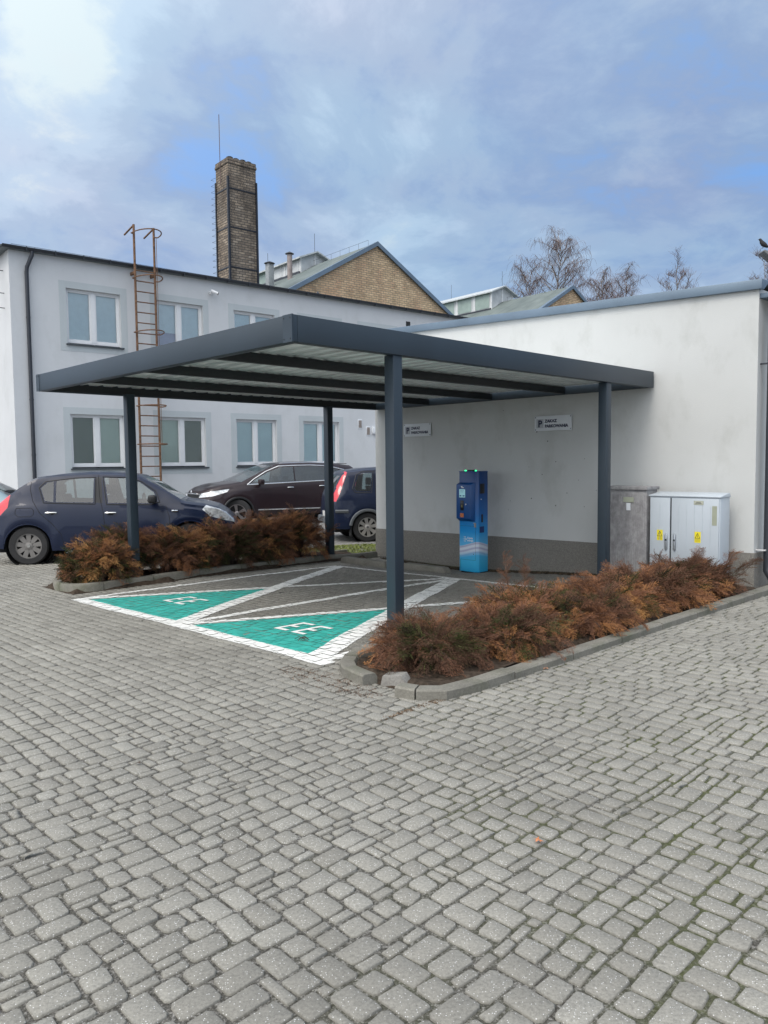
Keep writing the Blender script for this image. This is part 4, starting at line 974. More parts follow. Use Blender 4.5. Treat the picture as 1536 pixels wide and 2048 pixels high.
class Car:
    def __init__(s,name,label,loc,rz,scale,S,paint,near):
        s.S=S; s.t=thing(name,label,'car',loc,rz,None); s.t.scale=(scale,)*3; s.paint=paint; s.near=near
        s.build()
    def sec(s,x):
        S=s.S; zt=interp(S['top'],x); w=interp(S['w'],x); zs=min(interp(S['belt'],x),zt-.025); wr=interp(S['wt'],x); zb=interp(S['bot'],x)
        for xw in (0,S['wb']):
            d=abs(x-xw); Ra=S['R']+.055
            if d<Ra: zb=max(zb,S['R']+math.sqrt(Ra*Ra-d*d)*.97)
        fl=0
        for xw in (0,S['wb']):
            d=abs(x-xw); 
            if d<S['R']+.22: fl=max(fl,.022*min(1,(S['R']+.22-d)/.12))
        h=zs-zb; gh=zt-zs
        k=min(1,gh/.3)
        P=[(w-.10,zb-.0),(w-.012+fl,zb+.012),(w+fl,zb+.18*h),(w+fl*.6,zb+.42*h),(w-.006,zb+.66*h),(w-.018,zb+.86*h),(w-.045-.02*(1-k),zs),
           ((w-.06)*.65+wr*.35,zs+gh*(.40)),((w-.06)*.28+wr*.72,zs+gh*.76),(wr,zs+gh*.91),(wr*.84,zs+gh*.975),(wr*.5,zt-.004*k),(0,zt)]
        if k<1:
            hood=[(w-.065,zs),(w*.93,zs+gh*.5),(w*.87,zs+gh*.8),(w*.80,zs+gh*.93),(w*.62,zs+gh*.98),(w*.35,zt-.001),(0,zt)]
            for i in range(6,13):
                P[i]=(P[i][0]*k+hood[i-6][0]*(1-k),P[i][1]*k+hood[i-6][1]*(1-k))
        return P
    def surf(s,x,z):
        P=s.sec(x)
        for i in range(1,len(P)):
            if P[i-1][1]<=z<=P[i][1]: 
                t=(z-P[i-1][1])/max(1e-6,P[i][1]-P[i-1][1]); return P[i-1][0]+(P[i][0]-P[i-1][0])*t
        return P[2][0]
    def line(s,pts,r,name,mat,side,parent=None,off=.001,closed=False,step=.05):
        q=[]
        if closed: pts=pts+[pts[0]]
        for i in range(len(pts)-1):
            L=math.dist(pts[i],pts[i+1]); m=max(1,int(L/step))
            for k in range(m): q.append((pts[i][0]+(pts[i+1][0]-pts[i][0])*k/m,pts[i][1]+(pts[i+1][1]-pts[i][1])*k/m))
        q.append(pts[-1])
        return MB().tube([(x,side*(s.surf(x,z)+off),z) for x,z in q],r,5).build(name,mat,parent or s.t,smooth=True)
    def build(s):
        S=s.S; x0=S['top'][0][0]; x1=S['top'][-1][0]
        xs=set([x0,x1]); x=x0
        while x<x1: xs.add(round(x,3)); x+=.045
        for tb in ('top','belt'): xs|={round(p[0],3) for p in S[tb]}
        xs=sorted(xs); xs2=[xs[0]]
        for a in xs[1:]:
            if a-xs2[-1]>.012: xs2.append(a)
        xs=xs2; n=13; vs=[];fs=[]
        for x in xs:
            P=s.sec(x)
            for (y,z) in P: vs.append((x,-y,z))
            for (y,z) in P[-2::-1]: vs.append((x,y,z))
        m=2*n-1
        for i in range(len(xs)-1):
            for j in range(m-1): fs.append((i*m+j,i*m+j+1,(i+1)*m+j+1,(i+1)*m+j))
        fs.append(tuple(range(m))); fs.append(tuple((len(xs)-1)*m+j for j in range(m-1,-1,-1)))
        me=bpy.data.meshes.new('body'); me.from_pydata(vs,[],fs); bm=bmesh.new(); bm.from_mesh(me); bmesh.ops.recalc_face_normals(bm,faces=bm.faces)
        lay=bm.faces.layers.int.new('mark'); marks=[]
        def cut(poly,ax,filt,mk):
            P=ccw(poly)
            for i in range(len(P)):
                a=P[i];b_=P[(i+1)%len(P)]; ex,ey=b_[0]-a[0],b_[1]-a[1]
                co=Vector((a[0],0,a[1])) if ax=='xz' else (Vector((a[0],a[1],0)) if ax=='xy' else Vector((0,a[0],a[1])))
                no=Vector((ey,0,-ex)) if ax=='xz' else (Vector((ey,-ex,0)) if ax=='xy' else Vector((0,ey,-ex)))
                lo=[min(p[k] for p in P)-.1 for k in (0,1)]; hi=[max(p[k] for p in P)+.1 for k in (0,1)]
                def near(f):
                    c=f.calc_center_median(); q=(c.x,c.z) if ax=='xz' else ((c.x,c.y) if ax=='xy' else (c.y,c.z))
                    return lo[0]<q[0]<hi[0] and lo[1]<q[1]<hi[1]
                F=[f for f in bm.faces if filt(f) and near(f)]
                geo=set(F)
                for f in F: geo|=set(f.edges)|set(f.verts)
                bmesh.ops.bisect_plane(bm,geom=list(geo),plane_co=co,plane_no=no.normalized(),dist=1e-5)
            for f in bm.faces:
                if not filt(f) or f[lay]: continue
                c=f.calc_center_median(); q=(c.x,c.z) if ax=='xz' else ((c.x,c.y) if ax=='xy' else (c.y,c.z))
                if all((P[(i+1)%len(P)][0]-P[i][0])*(q[1]-P[i][1])-(P[(i+1)%len(P)][1]-P[i][1])*(q[0]-P[i][0])>=-1e-6 for i in range(len(P))): f[lay]=mk
        mk=1
        for (nm,poly,mat) in S['side']:
            for sd in (-1,1):
                cut(poly,'xz',lambda f,sd=sd: f.calc_center_median().y*sd>.3 and abs(f.normal.y)>.25,mk); marks.append((mk,nm,mat)); mk+=1
        for (nm,poly,mat) in S.get('plan',[]):
            cut(poly,'xy',lambda f: f.normal.z>.12 and f.calc_center_median().z>.95,mk); marks.append((mk,nm,mat)); mk+=1
        for (nm,poly,mat,front) in S.get('end',[]):
            cut(poly,'yz',lambda f,fr=front: f.normal.x*fr>.35 and ((f.calc_center_median().x>2.0) if fr>0 else (f.calc_center_median().x<-.1)),mk); marks.append((mk,nm,mat)); mk+=1
        for (k_,nm,mat) in marks:
            F=[f for f in bm.faces if f[lay]==k_]
            if not F: continue
            vm={};vv=[];ff=[]
            for f in F:
                q=[]
                for v in f.verts:
                    if v.index not in vm or True:
                        key=(round(v.co.x,5),round(v.co.y,5),round(v.co.z,5))
                        if key not in vm: vm[key]=len(vv); vv.append(tuple(v.co))
                        q.append(vm[key])
                ff.append(tuple(q))
            o=MB().add(vv,ff); me2=bpy.data.meshes.new(nm); me2.from_pydata(vv,[],ff); me2.materials.append(mat); me2.polygons.foreach_set('use_smooth',[True]*len(ff)); ob_=bpy.data.objects.new(nm,me2); col.objects.link(ob_); ob_.parent=s.t
            bmesh.ops.delete(bm,geom=F,context='FACES')
        bm.to_mesh(me); bm.free(); me.materials.append(s.paint); me.polygons.foreach_set('use_smooth',[True]*len(me.polygons))
        try: me.set_sharp_from_angle(angle=R(38))
        except Exception: pass
        b=bpy.data.objects.new('body',me); col.objects.link(b); b.parent=s.t; s.body=b
        wb=S['wb'];w=interp(S['w'],wb/2)
        MB().box(x0+.10,x1-.14,-w+.22,w-.22,.20,.55).box(.5,wb-.5,-w+.08,w-.08,.22,.5).build('underbody',M_UND,s.t)
        mb=MB()
        for xs_ in (.25,1.15):
            for sy in (-.36,.36):
                mb.box(xs_-.02+.25,xs_+.45,sy-.24,sy+.24,.5,.66); mb.prism([(xs_+.10,.55),(xs_+.26,.55),(xs_+.14,1.12),(xs_+.02,1.12)],sy-.23,sy+.23,'y'); mb.box(xs_+.0,xs_+.09,sy-.11,sy+.11,1.14,1.30)
        mb.box(wb-.75,wb-.35,-w+.15,w-.15,.5,.93); mb.box(-.3,.25,-w+.2,w-.2,.5,.85)
        mb.build('interior',M_INT,s.t,bevel=.02)
        MB().tube([(wb-.80+.0,s.near*.36+.17*math.cos(a),.98+.16*math.sin(a)) for a in [2*math.pi*i/14 for i in range(15)]],.014,5).build('steering_wheel',M_INT,s.t)
        for xw in (0,wb):
            for sd in (-1,1): s.wheel(xw,sd)
        s.details()
    def wheel(s,xw,sd):
        S=s.S;R_=S['R']; wy=(interp(S['w'],xw)-.10); tw=.19
        e=bpy.data.objects.new('wheel',None); col.objects.link(e); e.parent=s.t; e.location=(xw,sd*wy,R_); e.empty_display_size=.2
        if xw>0 and S.get('steer'): e.rotation_euler=(0,0,S['steer'])
        o=sd
        rr=R_*.66
        MB().lathe([(rr,-tw/2),(R_*.93,-tw/2),(R_,-tw/2+.03),(R_,tw/2-.03),(R_*.93,tw/2),(rr,tw/2)],(0,0,0),'y',40,caps=(0,0)).build('tyre',M_TYRE,e,smooth=True)
        MB().lathe([(.01,o*(tw/2-.075)),(rr,o*(tw/2-.07))],(0,0,0),'y',32,caps=(1,0)).build('brake_disc',M_UND,e)
        mb=MB(); ns,kind,rc=S['rim']; yo=o*(tw/2-.018); yi=o*(tw/2-.05)
        for i in range(48):
            a0=2*math.pi*i/48;a1=2*math.pi*(i+1)/48
            vv=[(r*math.cos(a),y,r*math.sin(a)) for a in (a0,a1) for r in (rr*.90,rr*1.03) for y in (yi,yo)]
            mb.add(vv,[(0,4,6,2),(1,3,7,5),(0,1,5,4),(2,6,7,3)])
        for i in range(ns):
            a=2*math.pi*i/ns+.17
            ds=((0,),(-.10,.10))[kind]
            for da in ds:
                aa=a+da; wi,wo=(.030,.040) if kind==0 else (.020,.018)
                c_,s_=math.cos(aa),math.sin(aa)
                pr=[(.04,-wi),(rr*.93,-wo),(rr*.93,wo),(.04,wi)]
                q=[(r*c_-t_*s_,r*s_+t_*c_) for r,t_ in pr]; mb.prism(q,yi,yo-o*.006,'y')
        mb.lathe([(.055,yi),(.06,yo),(.03,yo+o*.008)],(0,0,0),'y',16)
        mb.build('rim',rc,e)
        MB().lathe([(.028,yo+o*.004),(.026,yo+o*.014)],(0,0,0),'y',14).build('hub_cap',S.get('cap',M_CHROME),e)
        # dark liner inside the arch
    def details(s):
        S=s.S; n=s.near
        for sd in (-1,1):
            for poly in S.get('trim',[]): s.line(poly,S.get('trimr',.009),'window_trim',S.get('trimmat',M_BLK),sd,closed=True)
            for l in S.get('gaps',[]): s.line(l,.0045,'door_gap',M_UND,sd,off=-.001)
            for (hx,hz) in S.get('handles',[]):
                y=sd*(s.surf(hx,hz)+.022); MB().tube([(hx-.085,y-sd*.012,hz),(hx-.06,y,hz+.004),(hx+.06,y,hz+.004),(hx+.085,y-sd*.012,hz)],.014,8).build('door_handle',S.get('hmat',M_CHROME),s.t,smooth=True)
                yy=sd*(s.surf(hx,hz-.02)+.0005); MB().lathe([(.045,-.001),(.045,.001)],(hx,yy,hz-.022),'y',14).build('handle_recess',M_UND,s.t)
            mx,mz=S['mirror']; y=sd*(s.surf(mx,mz)+.005)
            q=MB().box(mx-.05,mx+.09,min(y+sd*.05,y+sd*.23),max(y+sd*.05,y+sd*.23),mz-.0,mz+.135).build('mirror',S.get('mmat',M_BLK),s.t,bevel=.035,seg=3)
            MB().tube([(mx+.02,y-sd*.01,mz-.0),(mx+.02,y+sd*.08,mz+.03)],.022,8).build('mirror_arm',M_BLK,s.t)
            for l in S.get('lines',[]): s.line(l[0],l[1],l[2],l[3],sd)
            # arch lip
            for xw in (0,S['wb']):
                Ra=S['R']+.055; pts=[]
                for i in range(21):
                    a=math.pi*(.04+.92*i/20); pts.append((xw+Ra*math.cos(a)*.995,sd*(interp(S['w'],xw)+.008),S['R']+Ra*math.sin(a)*.975))
                MB().tube(pts,S.get('lip',.012),6).build('wheel_arch',S.get('lipmat',s.paint),s.t,smooth=True)
                MB().lathe([(Ra+.0,sd*(interp(S['w'],xw)-.02)),(Ra+.0,sd*(interp(S['w'],xw)-.34))],(xw,0,S['R']),'y',28,caps=(0,1)).build('arch_liner',M_UND,s.t)
def carpaint(name,c,metal=.35):
    m,n,b=nt(name); co=objco(n); f=noise(n,co,1.3,4); n.links.new(ramp(n,f,[(.3,tuple(x*.92 for x in c)),(.7,tuple(x*1.06 for x in c))]),b.inputs['Base Color'])
    b.inputs['Metallic'].default_value=metal; b.inputs['Roughness'].default_value=.38; b.inputs['Coat Weight'].default_value=.40; b.inputs['Coat Roughness'].default_value=.03; b.inputs['Specular IOR Level'].default_value=.3
    return m
P_BLUE=carpaint('navy_paint',(.003,.009,.033),.0); P_WINE=carpaint('dark_wine_paint',(.020,.011,.014),.1); P_BLUE2=carpaint('dark_blue_paint',(.004,.010,.034),.0); P_PALE=carpaint('pale_blue_paint',(.22,.30,.34))
M_RIMG=simple('grey_hubcap',(.20,.19,.18),.5,metal=.3); M_RIMS=simple('silver_rim',(.50,.48,.46),.35,metal=.6); M_RIMD=simple('dark_alloy',(.22,.20,.20),.3,metal=.7)
M_CLAD=simple('grey_cladding',(.09,.10,.11),.6)
hatch=dict(wb=2.59,R=.315,
 top=[(-.66,.50),(-.64,.78),(-.56,.96),(-.36,1.13),(-.16,1.29),(.02,1.41),(.12,1.45),(.5,1.50),(1.0,1.53),(1.4,1.515),(1.75,1.46),(2.0,1.33),(2.25,1.17),(2.46,1.03),(2.52,1.005),(2.8,.965),(3.05,.90),(3.22,.80),(3.32,.68),(3.37,.55)],
 belt=[(-.66,.48),(-.62,.72),(-.5,.88),(-.2,.99),(.3,1.0),(1.0,.975),(2.0,.945),(2.45,.93),(2.8,.88),(3.1,.80),(3.37,.52)],
 w=[(-.66,.60),(-.58,.74),(-.4,.81),(0,.85),(.6,.865),(2.0,.865),(2.6,.855),(2.95,.80),(3.2,.70),(3.37,.52)],
 wt=[(-.66,.60),(-.3,.67),(.1,.67),(.8,.65),(1.6,.62),(2.0,.63),(2.45,.68),(2.8,.68),(3.37,.45)],
 bot=[(-.66,.36),(-.5,.27),(0,.22),(2.9,.20),(3.2,.22),(3.37,.30)],
 side=[('window',[(.20,1.26),(.27,1.05),(.40,1.03),(.40,1.37),(.30,1.35)],M_CGL),('window',[(.44,1.375),(.44,1.03),(1.03,1.01),(1.03,1.415),(.75,1.41)],M_CGL),('window',[(1.20,1.42),(1.27,1.0),(1.93,.985),(2.06,1.02),(2.0,1.16),(1.78,1.33),(1.6,1.40)],M_CGL),
  ('pillar',[(1.07,1.01),(1.18,1.0),(1.15,1.43),(1.07,1.43)],M_BLK),('tail_light',[(-.66,.80),(-.34,.80),(-.32,.95),(-.22,1.06),(-.30,1.16),(-.66,1.1)],M_RED),('headlight',[(2.80,.86),(2.93,.74),(3.37,.60),(3.30,.74),(3.08,.86),(2.86,.93)],M_CLR)],
 plan=[('windscreen',[(1.86,-.56),(2.44,-.66),(2.44,.66),(1.86,.56)],M_CGL),('rear_window',[(-.38,-.50),(-.02,-.50),(-.02,.50),(-.38,.50)],M_CGL)],
 trim=[[(.17,1.27),(.25,1.02),(1.06,.985),(1.06,1.43),(.75,1.425),(.27,1.37)],[(1.17,1.435),(1.24,.975),(1.96,.96),(2.10,1.0),(2.03,1.18),(1.80,1.345),(1.6,1.415)]],
 gaps=[[(.06,1.42),(.03,1.25),(.08,1.05),(.20,.85),(.38,.68),(.52,.50),(.56,.30)],[(1.10,1.46),(1.13,1.10),(1.19,.85),(1.22,.55),(1.20,.28)],[(2.20,.93),(2.26,.75),(2.24,.40),(2.14,.28)],[(-.17,.94),(.06,.94),(.10,.90),(.10,.84),(.06,.80),(-.14,.80),(-.19,.84),(-.19,.90),(-.17,.94)],[(1.20,.28),(2.1,.27)]],
 handles=[(.37,.855),(1.31,.835)],mirror=(1.98,.99),rim=(9,0,M_RIMG),steer=0)
suv=dict(wb=2.78,R=.365,
 top=[(-1.06,.60),(-1.05,.95),(-.98,1.15),(-.86,1.40),(-.80,1.53),(-.72,1.58),(-.3,1.63),(.4,1.68),(1.0,1.69),(1.5,1.65),(1.9,1.52),(2.3,1.33),(2.62,1.18),(2.7,1.165),(3.1,1.12),(3.45,1.03),(3.60,.95),(3.68,.80),(3.71,.62)],
 belt=[(-1.06,.58),(-1.0,.9),(-.8,1.12),(0,1.11),(1.0,1.08),(2.4,1.05),(2.9,1.0),(3.4,.90),(3.71,.60)],
 w=[(-1.06,.70),(-.95,.82),(-.6,.91),(0,.94),(1.5,.945),(2.8,.94),(3.2,.90),(3.5,.80),(3.71,.60)],
 wt=[(-1.06,.5),(-.8,.60),(0,.66),(1.2,.68),(1.9,.68),(2.6,.76),(3.2,.74),(3.71,.5)],
 bot=[(-1.06,.42),(-.8,.32),(0,.28),(2.9,.27),(3.4,.27),(3.71,.36)],
 side=[('window',[(2.42,1.11),(1.16,1.13),(1.14,1.55),(1.52,1.535),(1.9,1.40),(2.25,1.22)],M_CGL),('window',[(1.10,1.55),(1.12,1.135),(.16,1.16),(.10,1.53),(.5,1.56)],M_CGLD),('window',[(.06,1.525),(.12,1.165),(-.55,1.20),(-.66,1.25),(-.40,1.42)],M_CGLD),
  ('headlight',[(2.98,1.0),(3.05,.93),(3.38,.83),(3.71,.78),(3.66,.88),(3.4,.95)],M_CLR),('tail_light',[(-1.06,.95),(-.66,.98),(-.70,1.08),(-1.0,1.12)],M_RED)],
 plan=[('windscreen',[(1.66,-.60),(2.62,-.76),(2.62,.76),(1.66,.60)],M_CGL)],
 end=[('grille',[(-.46,.66),(.46,.66),(.50,.86),(-.50,.86)],M_BLK,1),('lower_grille',[(-.55,.36),(.55,.36),(.50,.55),(-.50,.55)],M_BLK,1)],
 trim=[[(2.50,1.095),(-.60,1.185),(-.72,1.25),(-.42,1.45),(.08,1.56),(.6,1.585),(1.16,1.58),(1.55,1.565),(1.93,1.425),(2.28,1.24)]],trimmat=M_CHROME,trimr=.014,
 gaps=[[(2.34,1.07),(2.36,.75),(2.30,.40)],[(1.13,1.60),(1.14,1.05),(1.13,.40)],[(.12,1.1),(.20,.80),(.42,.60),(.48,.40)],[(2.3,.40),(.5,.40)]],
 handles=[(1.30,1.0),(.36,1.02)],mirror=(2.15,1.10),mmat=P_WINE,rim=(5,1,M_RIMD),lip=.030,lipmat=M_BLK,steer=-.42,
 lines=[([(2.25,.44),(.45,.42)],.016,'chrome_strip',M_CHROME),([(1.5,1.685-.045),(.6,1.70-.045),(-.4,1.62)],.014,'roof_rail',M_CHROME)])
van=dict(wb=2.49,R=.305,
 top=[(-.74,.46),(-.735,.85),(-.66,1.04),(-.52,1.32),(-.46,1.43),(-.38,1.47),(0,1.52),(.6,1.545),(1.2,1.53),(1.6,1.44),(2.0,1.25),(2.35,1.06),(2.45,1.03),(2.8,.98),(3.05,.88),(3.2,.72),(3.26,.52)],
 belt=[(-.74,.44),(-.7,.82),(-.6,.98),(0,1.0),(1.2,.98),(2.3,.95),(2.8,.88),(3.26,.50)],
 w=[(-.74,.66),(-.68,.77),(-.5,.82),(0,.85),(2.4,.85),(2.9,.80),(3.26,.58)],
 wt=[(-.74,.56),(-.4,.60),(0,.62),(1.4,.62),(2.3,.68),(3.26,.5)],
 bot=[(-.74,.34),(-.6,.27),(0,.24),(3.0,.22),(3.26,.30)],
 side=[('window',[(-.26,1.10),(-.22,1.05),(.08,1.04),(.14,1.41),(-.06,1.41),(-.16,1.36)],M_CGL),('window',[(.24,1.03),(1.0,1.0),(1.0,1.44),(.25,1.425)],M_CGL),('window',[(1.10,1.0),(2.05,.99),(1.7,1.30),(1.45,1.42),(1.10,1.44)],M_CGL),
  ('tail_light',[(-.74,.84),(-.64,.84),(-.58,.95),(-.37,1.44),(-.46,1.47),(-.74,1.0)],M_RED),('headlight',[(2.8,.84),(2.9,.74),(3.26,.62),(3.1,.82)],M_CLR)],
 plan=[('windscreen',[(1.66,-.60),(2.34,-.66),(2.34,.66),(1.66,.60)],M_CGL)],
 end=[('rear_window',[(-.50,1.02),(.50,1.02),(.44,1.36),(-.44,1.36)],M_CGLD,-1)],
 trim=[[(-.29,1.10),(-.24,1.02),(.10,1.01),(.17,1.44),(-.07,1.44),(-.19,1.38)]],
 gaps=[[(.19,1.47),(.18,1.0),(.20,.78)],[(1.05,1.47),(1.05,.3)]],
 handles=[(.42,.86),(1.25,.86)],mirror=(1.95,1.0),rim=(8,1,M_RIMS),lip=.035,lipmat=M_CLAD,
 lines=[([(-.66,.64),(-.40,.64)],.035,'bumper_strip',M_CLAD)])
sd=Car('parked_car','navy blue hatchback with red tail light, parked behind the left planter',( -6.16,13.17+.80,gxy(-6.2,13.2)-.005),R(10),1.04,hatch,P_BLUE,-1)
sv_=Car('parked_car','dark wine-red large estate car with chrome window trim in front of the office wall',(0,0,0),0,1.0,suv,P_WINE,1)
fv_=Car('parked_car','dark blue compact van with a tall red tail light, half hidden by the small building',(0,0,0),R(14),1.03,van,P_BLUE2,-1)
def place_wheel(car,pt,h,local,scale):
    """put the car so that local point touches pt"""
    c,s=math.cos(h),math.sin(h); car.t.rotation_euler=(0,0,h); car.t.scale=(scale,)*3
    car.t.location=(pt[0]-scale*(local[0]*c-local[1]*s),pt[1]-scale*(local[0]*s+local[1]*c),pt[2])
place_wheel(sd,(-6.16,13.17,gxy(-6.16,13.17)-.005),R(10),(0,-.80),1.05)
place_wheel(fv_,(-.374,16.91,gxy(-.37,16.9)-.005),R(14),(0,-.80),1.08)
place_wheel(sv_,(-4.75,20.6,gxy(-4.7,20.6)+.0),R(180+31.5),(3.55,.86),1.07)
pc=Car('parked_car','pale blue-grey car, only its windscreen edge visible at the far left behind the navy hatchback',(-10.9,17.2,gxy(-10.9,17.2)),R(12),1.0,dict(hatch),P_PALE,-1)
# navy hatch extras
MB().box(2.30,2.40,-.872,-.862,.83,.865).build('side_repeater',M_CHROME,sd.t,bevel=.003)
# rear details of compact van
MB().box(-.748,-.742,-.26,.26,.50,.61).build('number_plate',simple('plate_white',(.6,.6,.58),.5),fv_.t)
MB().box(-.80,-.70,-.62,.62,.36,.50).build('rear_bumper',M_CLAD,fv_.t,bevel=.03)
MB().box(-.36,-.33,-.83,-.66,.12,.36).build('mud_flap',M_BLK,fv_.t,bevel=.01)
MB().tube([(-.62,.0,1.06),(-.60,.25,1.10)],.012,5).build('rear_wiper',M_BLK,fv_.t)
MB().lathe([(.06,3.712),(.05,3.72)],(0,0,.92),'x',18).build('badge',M_CHROME,sv_.t)
MB().tube([(3.66,-.52,.88),(3.715,-.48,.88),(3.72,.48,.88),(3.66,.52,.88),(3.67,.47,.655),(3.72,.42,.65),(3.72,-.42,.65),(3.67,-.47,.655),(3.66,-.52,.88)],.014,5).build('grille_surround',M_CHROME,sv_.t)
# ================================================================ JUNIPERS
def junmat():
    m,n,b=nt('juniper_foliage'); at=N(n,'ShaderNodeAttribute',attribute_name='tone').outputs['Fac']
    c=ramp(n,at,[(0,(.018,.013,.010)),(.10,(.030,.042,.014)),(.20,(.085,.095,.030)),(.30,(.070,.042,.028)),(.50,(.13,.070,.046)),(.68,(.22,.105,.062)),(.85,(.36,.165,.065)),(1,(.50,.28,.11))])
    n.links.new(c,b.inputs['Base Color']); b.inputs['Roughness'].default_value=.85; b.inputs['Specular IOR Level'].default_value=.2; return m
M_JUN=junmat(); M_STEM=simple('juniper_stem',(.07,.05,.04),.95)
nr=np.random.default_rng(5)
def spray_template(seed):
    g=np.random.default_rng(seed); V=[];F=[];T=[]
    n=15; pts=[]; p=np.zeros(3); d=np.array([1.,0,.10])
    for i in range(n):
        pts.append(p.copy()); d=d+np.array([0,g.normal(0,.06),-.035-.012*i/4]); d/=np.linalg.norm(d); p=p+d/n
    pts=np.array(pts)
    def blade(a,b,wd,t0,t1):
        ax=b-a; L=np.linalg.norm(ax); ax/=L+1e-9; r=g.normal(0,1,3); s=np.cross(ax,r); s/=np.linalg.norm(s)+1e-9
        k=len(V); mid=a+(b-a)*.45
        V.extend([a,mid+s*wd,b,mid-s*wd]); F.append((k,k+1,k+2,k+3)); T.extend([t0,(t0+t1)/2,t1,(t0+t1)/2])
    for i in range(n-1): blade(pts[i],pts[i+1]+(pts[i+1]-pts[i])*.3,.010,-.1,-.05)
    for i in range(2,n):
        for sd in (-1,1):
            if g.random()<.12: continue
            L=.30*(1-abs(i/n-.45)*1.3)*g.uniform(.7,1.2)+.05
            ax=pts[min(i+1,n-1)]-pts[i-1]; ax/=np.linalg.norm(ax)
            dd=ax*.75+np.array([0,sd*.75,0])+g.normal(0,.16,3); dd[2]+=.12; dd/=np.linalg.norm(dd)
            q=pts[i].copy(); k=3
            for s in range(k):
                q2=q+dd*L/k; blade(q,q2+dd*.012,.0085*(1-.25*s),0,.14)
                for ss in (-1,1):
                    e=dd*.8+np.cross(dd,[0,0,1])*ss*.7+g.normal(0,.2,3); e/=np.linalg.norm(e)
                    blade(q2-dd*L/k*.4,q2+e*L*.30,.0065,.03,.22)
                dd=dd+np.array([.10,0,-.14]); dd/=np.linalg.norm(dd); q=q2
    blade(pts[-1],pts[-1]+(pts[-1]-pts[-2])*1.5,.012,.05,.25)
    return np.array(V),np.array(F),np.array(T)
TPL=[spray_template(s) for s in range(8)]
def frame(d,roll):
    d=d/np.linalg.norm(d); up=np.array([0,0,1.]); y=np.cross(up,d)
    if np.linalg.norm(y)<1e-3: y=np.array([0,1.,0])
    y/=np.linalg.norm(y); z=np.cross(d,y); c,s=math.cos(roll),math.sin(roll)
    return np.stack([d,y*c+z*s,-y*s+z*c],1)
def juniper(label,U,V,ru,rv,h,nb,seed,warm=0.0,green=.2,group=None,up=1.0,size=.33,plumes=()):
    g=np.random.default_rng(seed); t=thing('juniper_shrub',label,'shrub',W(U,V,gz(U,V)+.05),-TH,group)
    VV=[];FF=[];TT=[];off=0; sv_=[];sf_=[]
    gc=g.uniform(0,6.28)
    for b_ in range(nb):
        az=b_*2.399+g.normal(0,.25); el=math.asin(min(.98,g.uniform(.02,1)**.8*.97)); 
        R_=g.uniform(.75,1.08)
        rad=math.cos(el); tip=np.array([rad*math.cos(az)*ru*R_,rad*math.sin(az)*rv*R_,math.sin(el)*h*R_*up+.04])
        root=np.array([g.normal(0,ru*.25),g.normal(0,rv*.25),0.0])
        ctrl=root*.4+tip*.6+np.array([0,0,.12+.25*(1-math.sin(el))*h])
        q=[(1-s)**2*root+2*s*(1-s)*ctrl+s*s*tip for s in np.linspace(0,1,7)]
        k=len(sv_); rtube(sv_,sf_,[tuple(x) for x in q],.009,.003,3)
        clump=.5+.5*math.sin(2.3*tip[0]/ru+gc)+.35*math.sin(3.1*tip[1]/rv+gc*1.7)
        btone=.53+warm+.16*(clump-.5)+g.normal(0,.09)
        if g.random()<green: btone=g.uniform(.06,.20)
        for s in range(7):
            f=.35+.65*(s+g.random())/7; f=min(1,f)
            c=(1-f)**2*root+2*f*(1-f)*ctrl+f*f*tip
            tg=2*(1-f)*(ctrl-root)+2*f*(tip-ctrl); tg/=np.linalg.norm(tg)+1e-9
            d=tg+g.normal(0,.42,3)+np.array([0,0,.10]); Vt,Ft,Tt=TPL[g.integers(8)]
            L=size*g.uniform(.65,1.2)*(1.15-.45*f)
            M=frame(d,g.normal(0,.6)); P=Vt@M.T*L+c
            low=P[:,2]<.0; P[low,2]=.005+g.random()*.01
            VV.append(P); FF.append(Ft+off); off+=len(P)
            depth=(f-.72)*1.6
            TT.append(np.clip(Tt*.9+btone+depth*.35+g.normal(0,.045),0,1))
    for (px_,py_,hh,lx,ly) in plumes:
        base=np.array([px_,py_,.12]); tip=base+np.array([lx,ly,hh]); k=len(sv_)
        q=[base*(1-s)+tip*s+np.array([0,0,-.06*math.sin(3.14*s)]) for s in np.linspace(0,1,6)]; rtube(sv_,sf_,[tuple(x) for x in q],.008,.003,3)
        pt=g.uniform(.32,.52)
        for s in range(16):
            f=.2+.8*s/15; c=base*(1-f)+tip*f; ax=(tip-base)/np.linalg.norm(tip-base); a=g.uniform(0,6.28)
            d=ax*1.0+np.array([math.cos(a),math.sin(a),0])*.45; Vt,Ft,Tt=TPL[g.integers(8)]
            P=Vt@frame(d,g.normal(0,1.)).T*(.20*(1.15-.5*f))+c; VV.append(P); FF.append(Ft+off); off+=len(P); TT.append(np.clip(Tt*.9+pt+g.normal(0,.05),0,1))
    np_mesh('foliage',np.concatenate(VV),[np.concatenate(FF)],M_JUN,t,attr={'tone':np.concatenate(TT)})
    me=bpy.data.meshes.new('branches'); me.from_pydata(sv_,[],sf_); me.materials.append(M_STEM); o=bpy.data.objects.new('branches',me); col.objects.link(o); o.parent=t
    return t
G1='junipers in the right planter'; G2='junipers in the left planter'
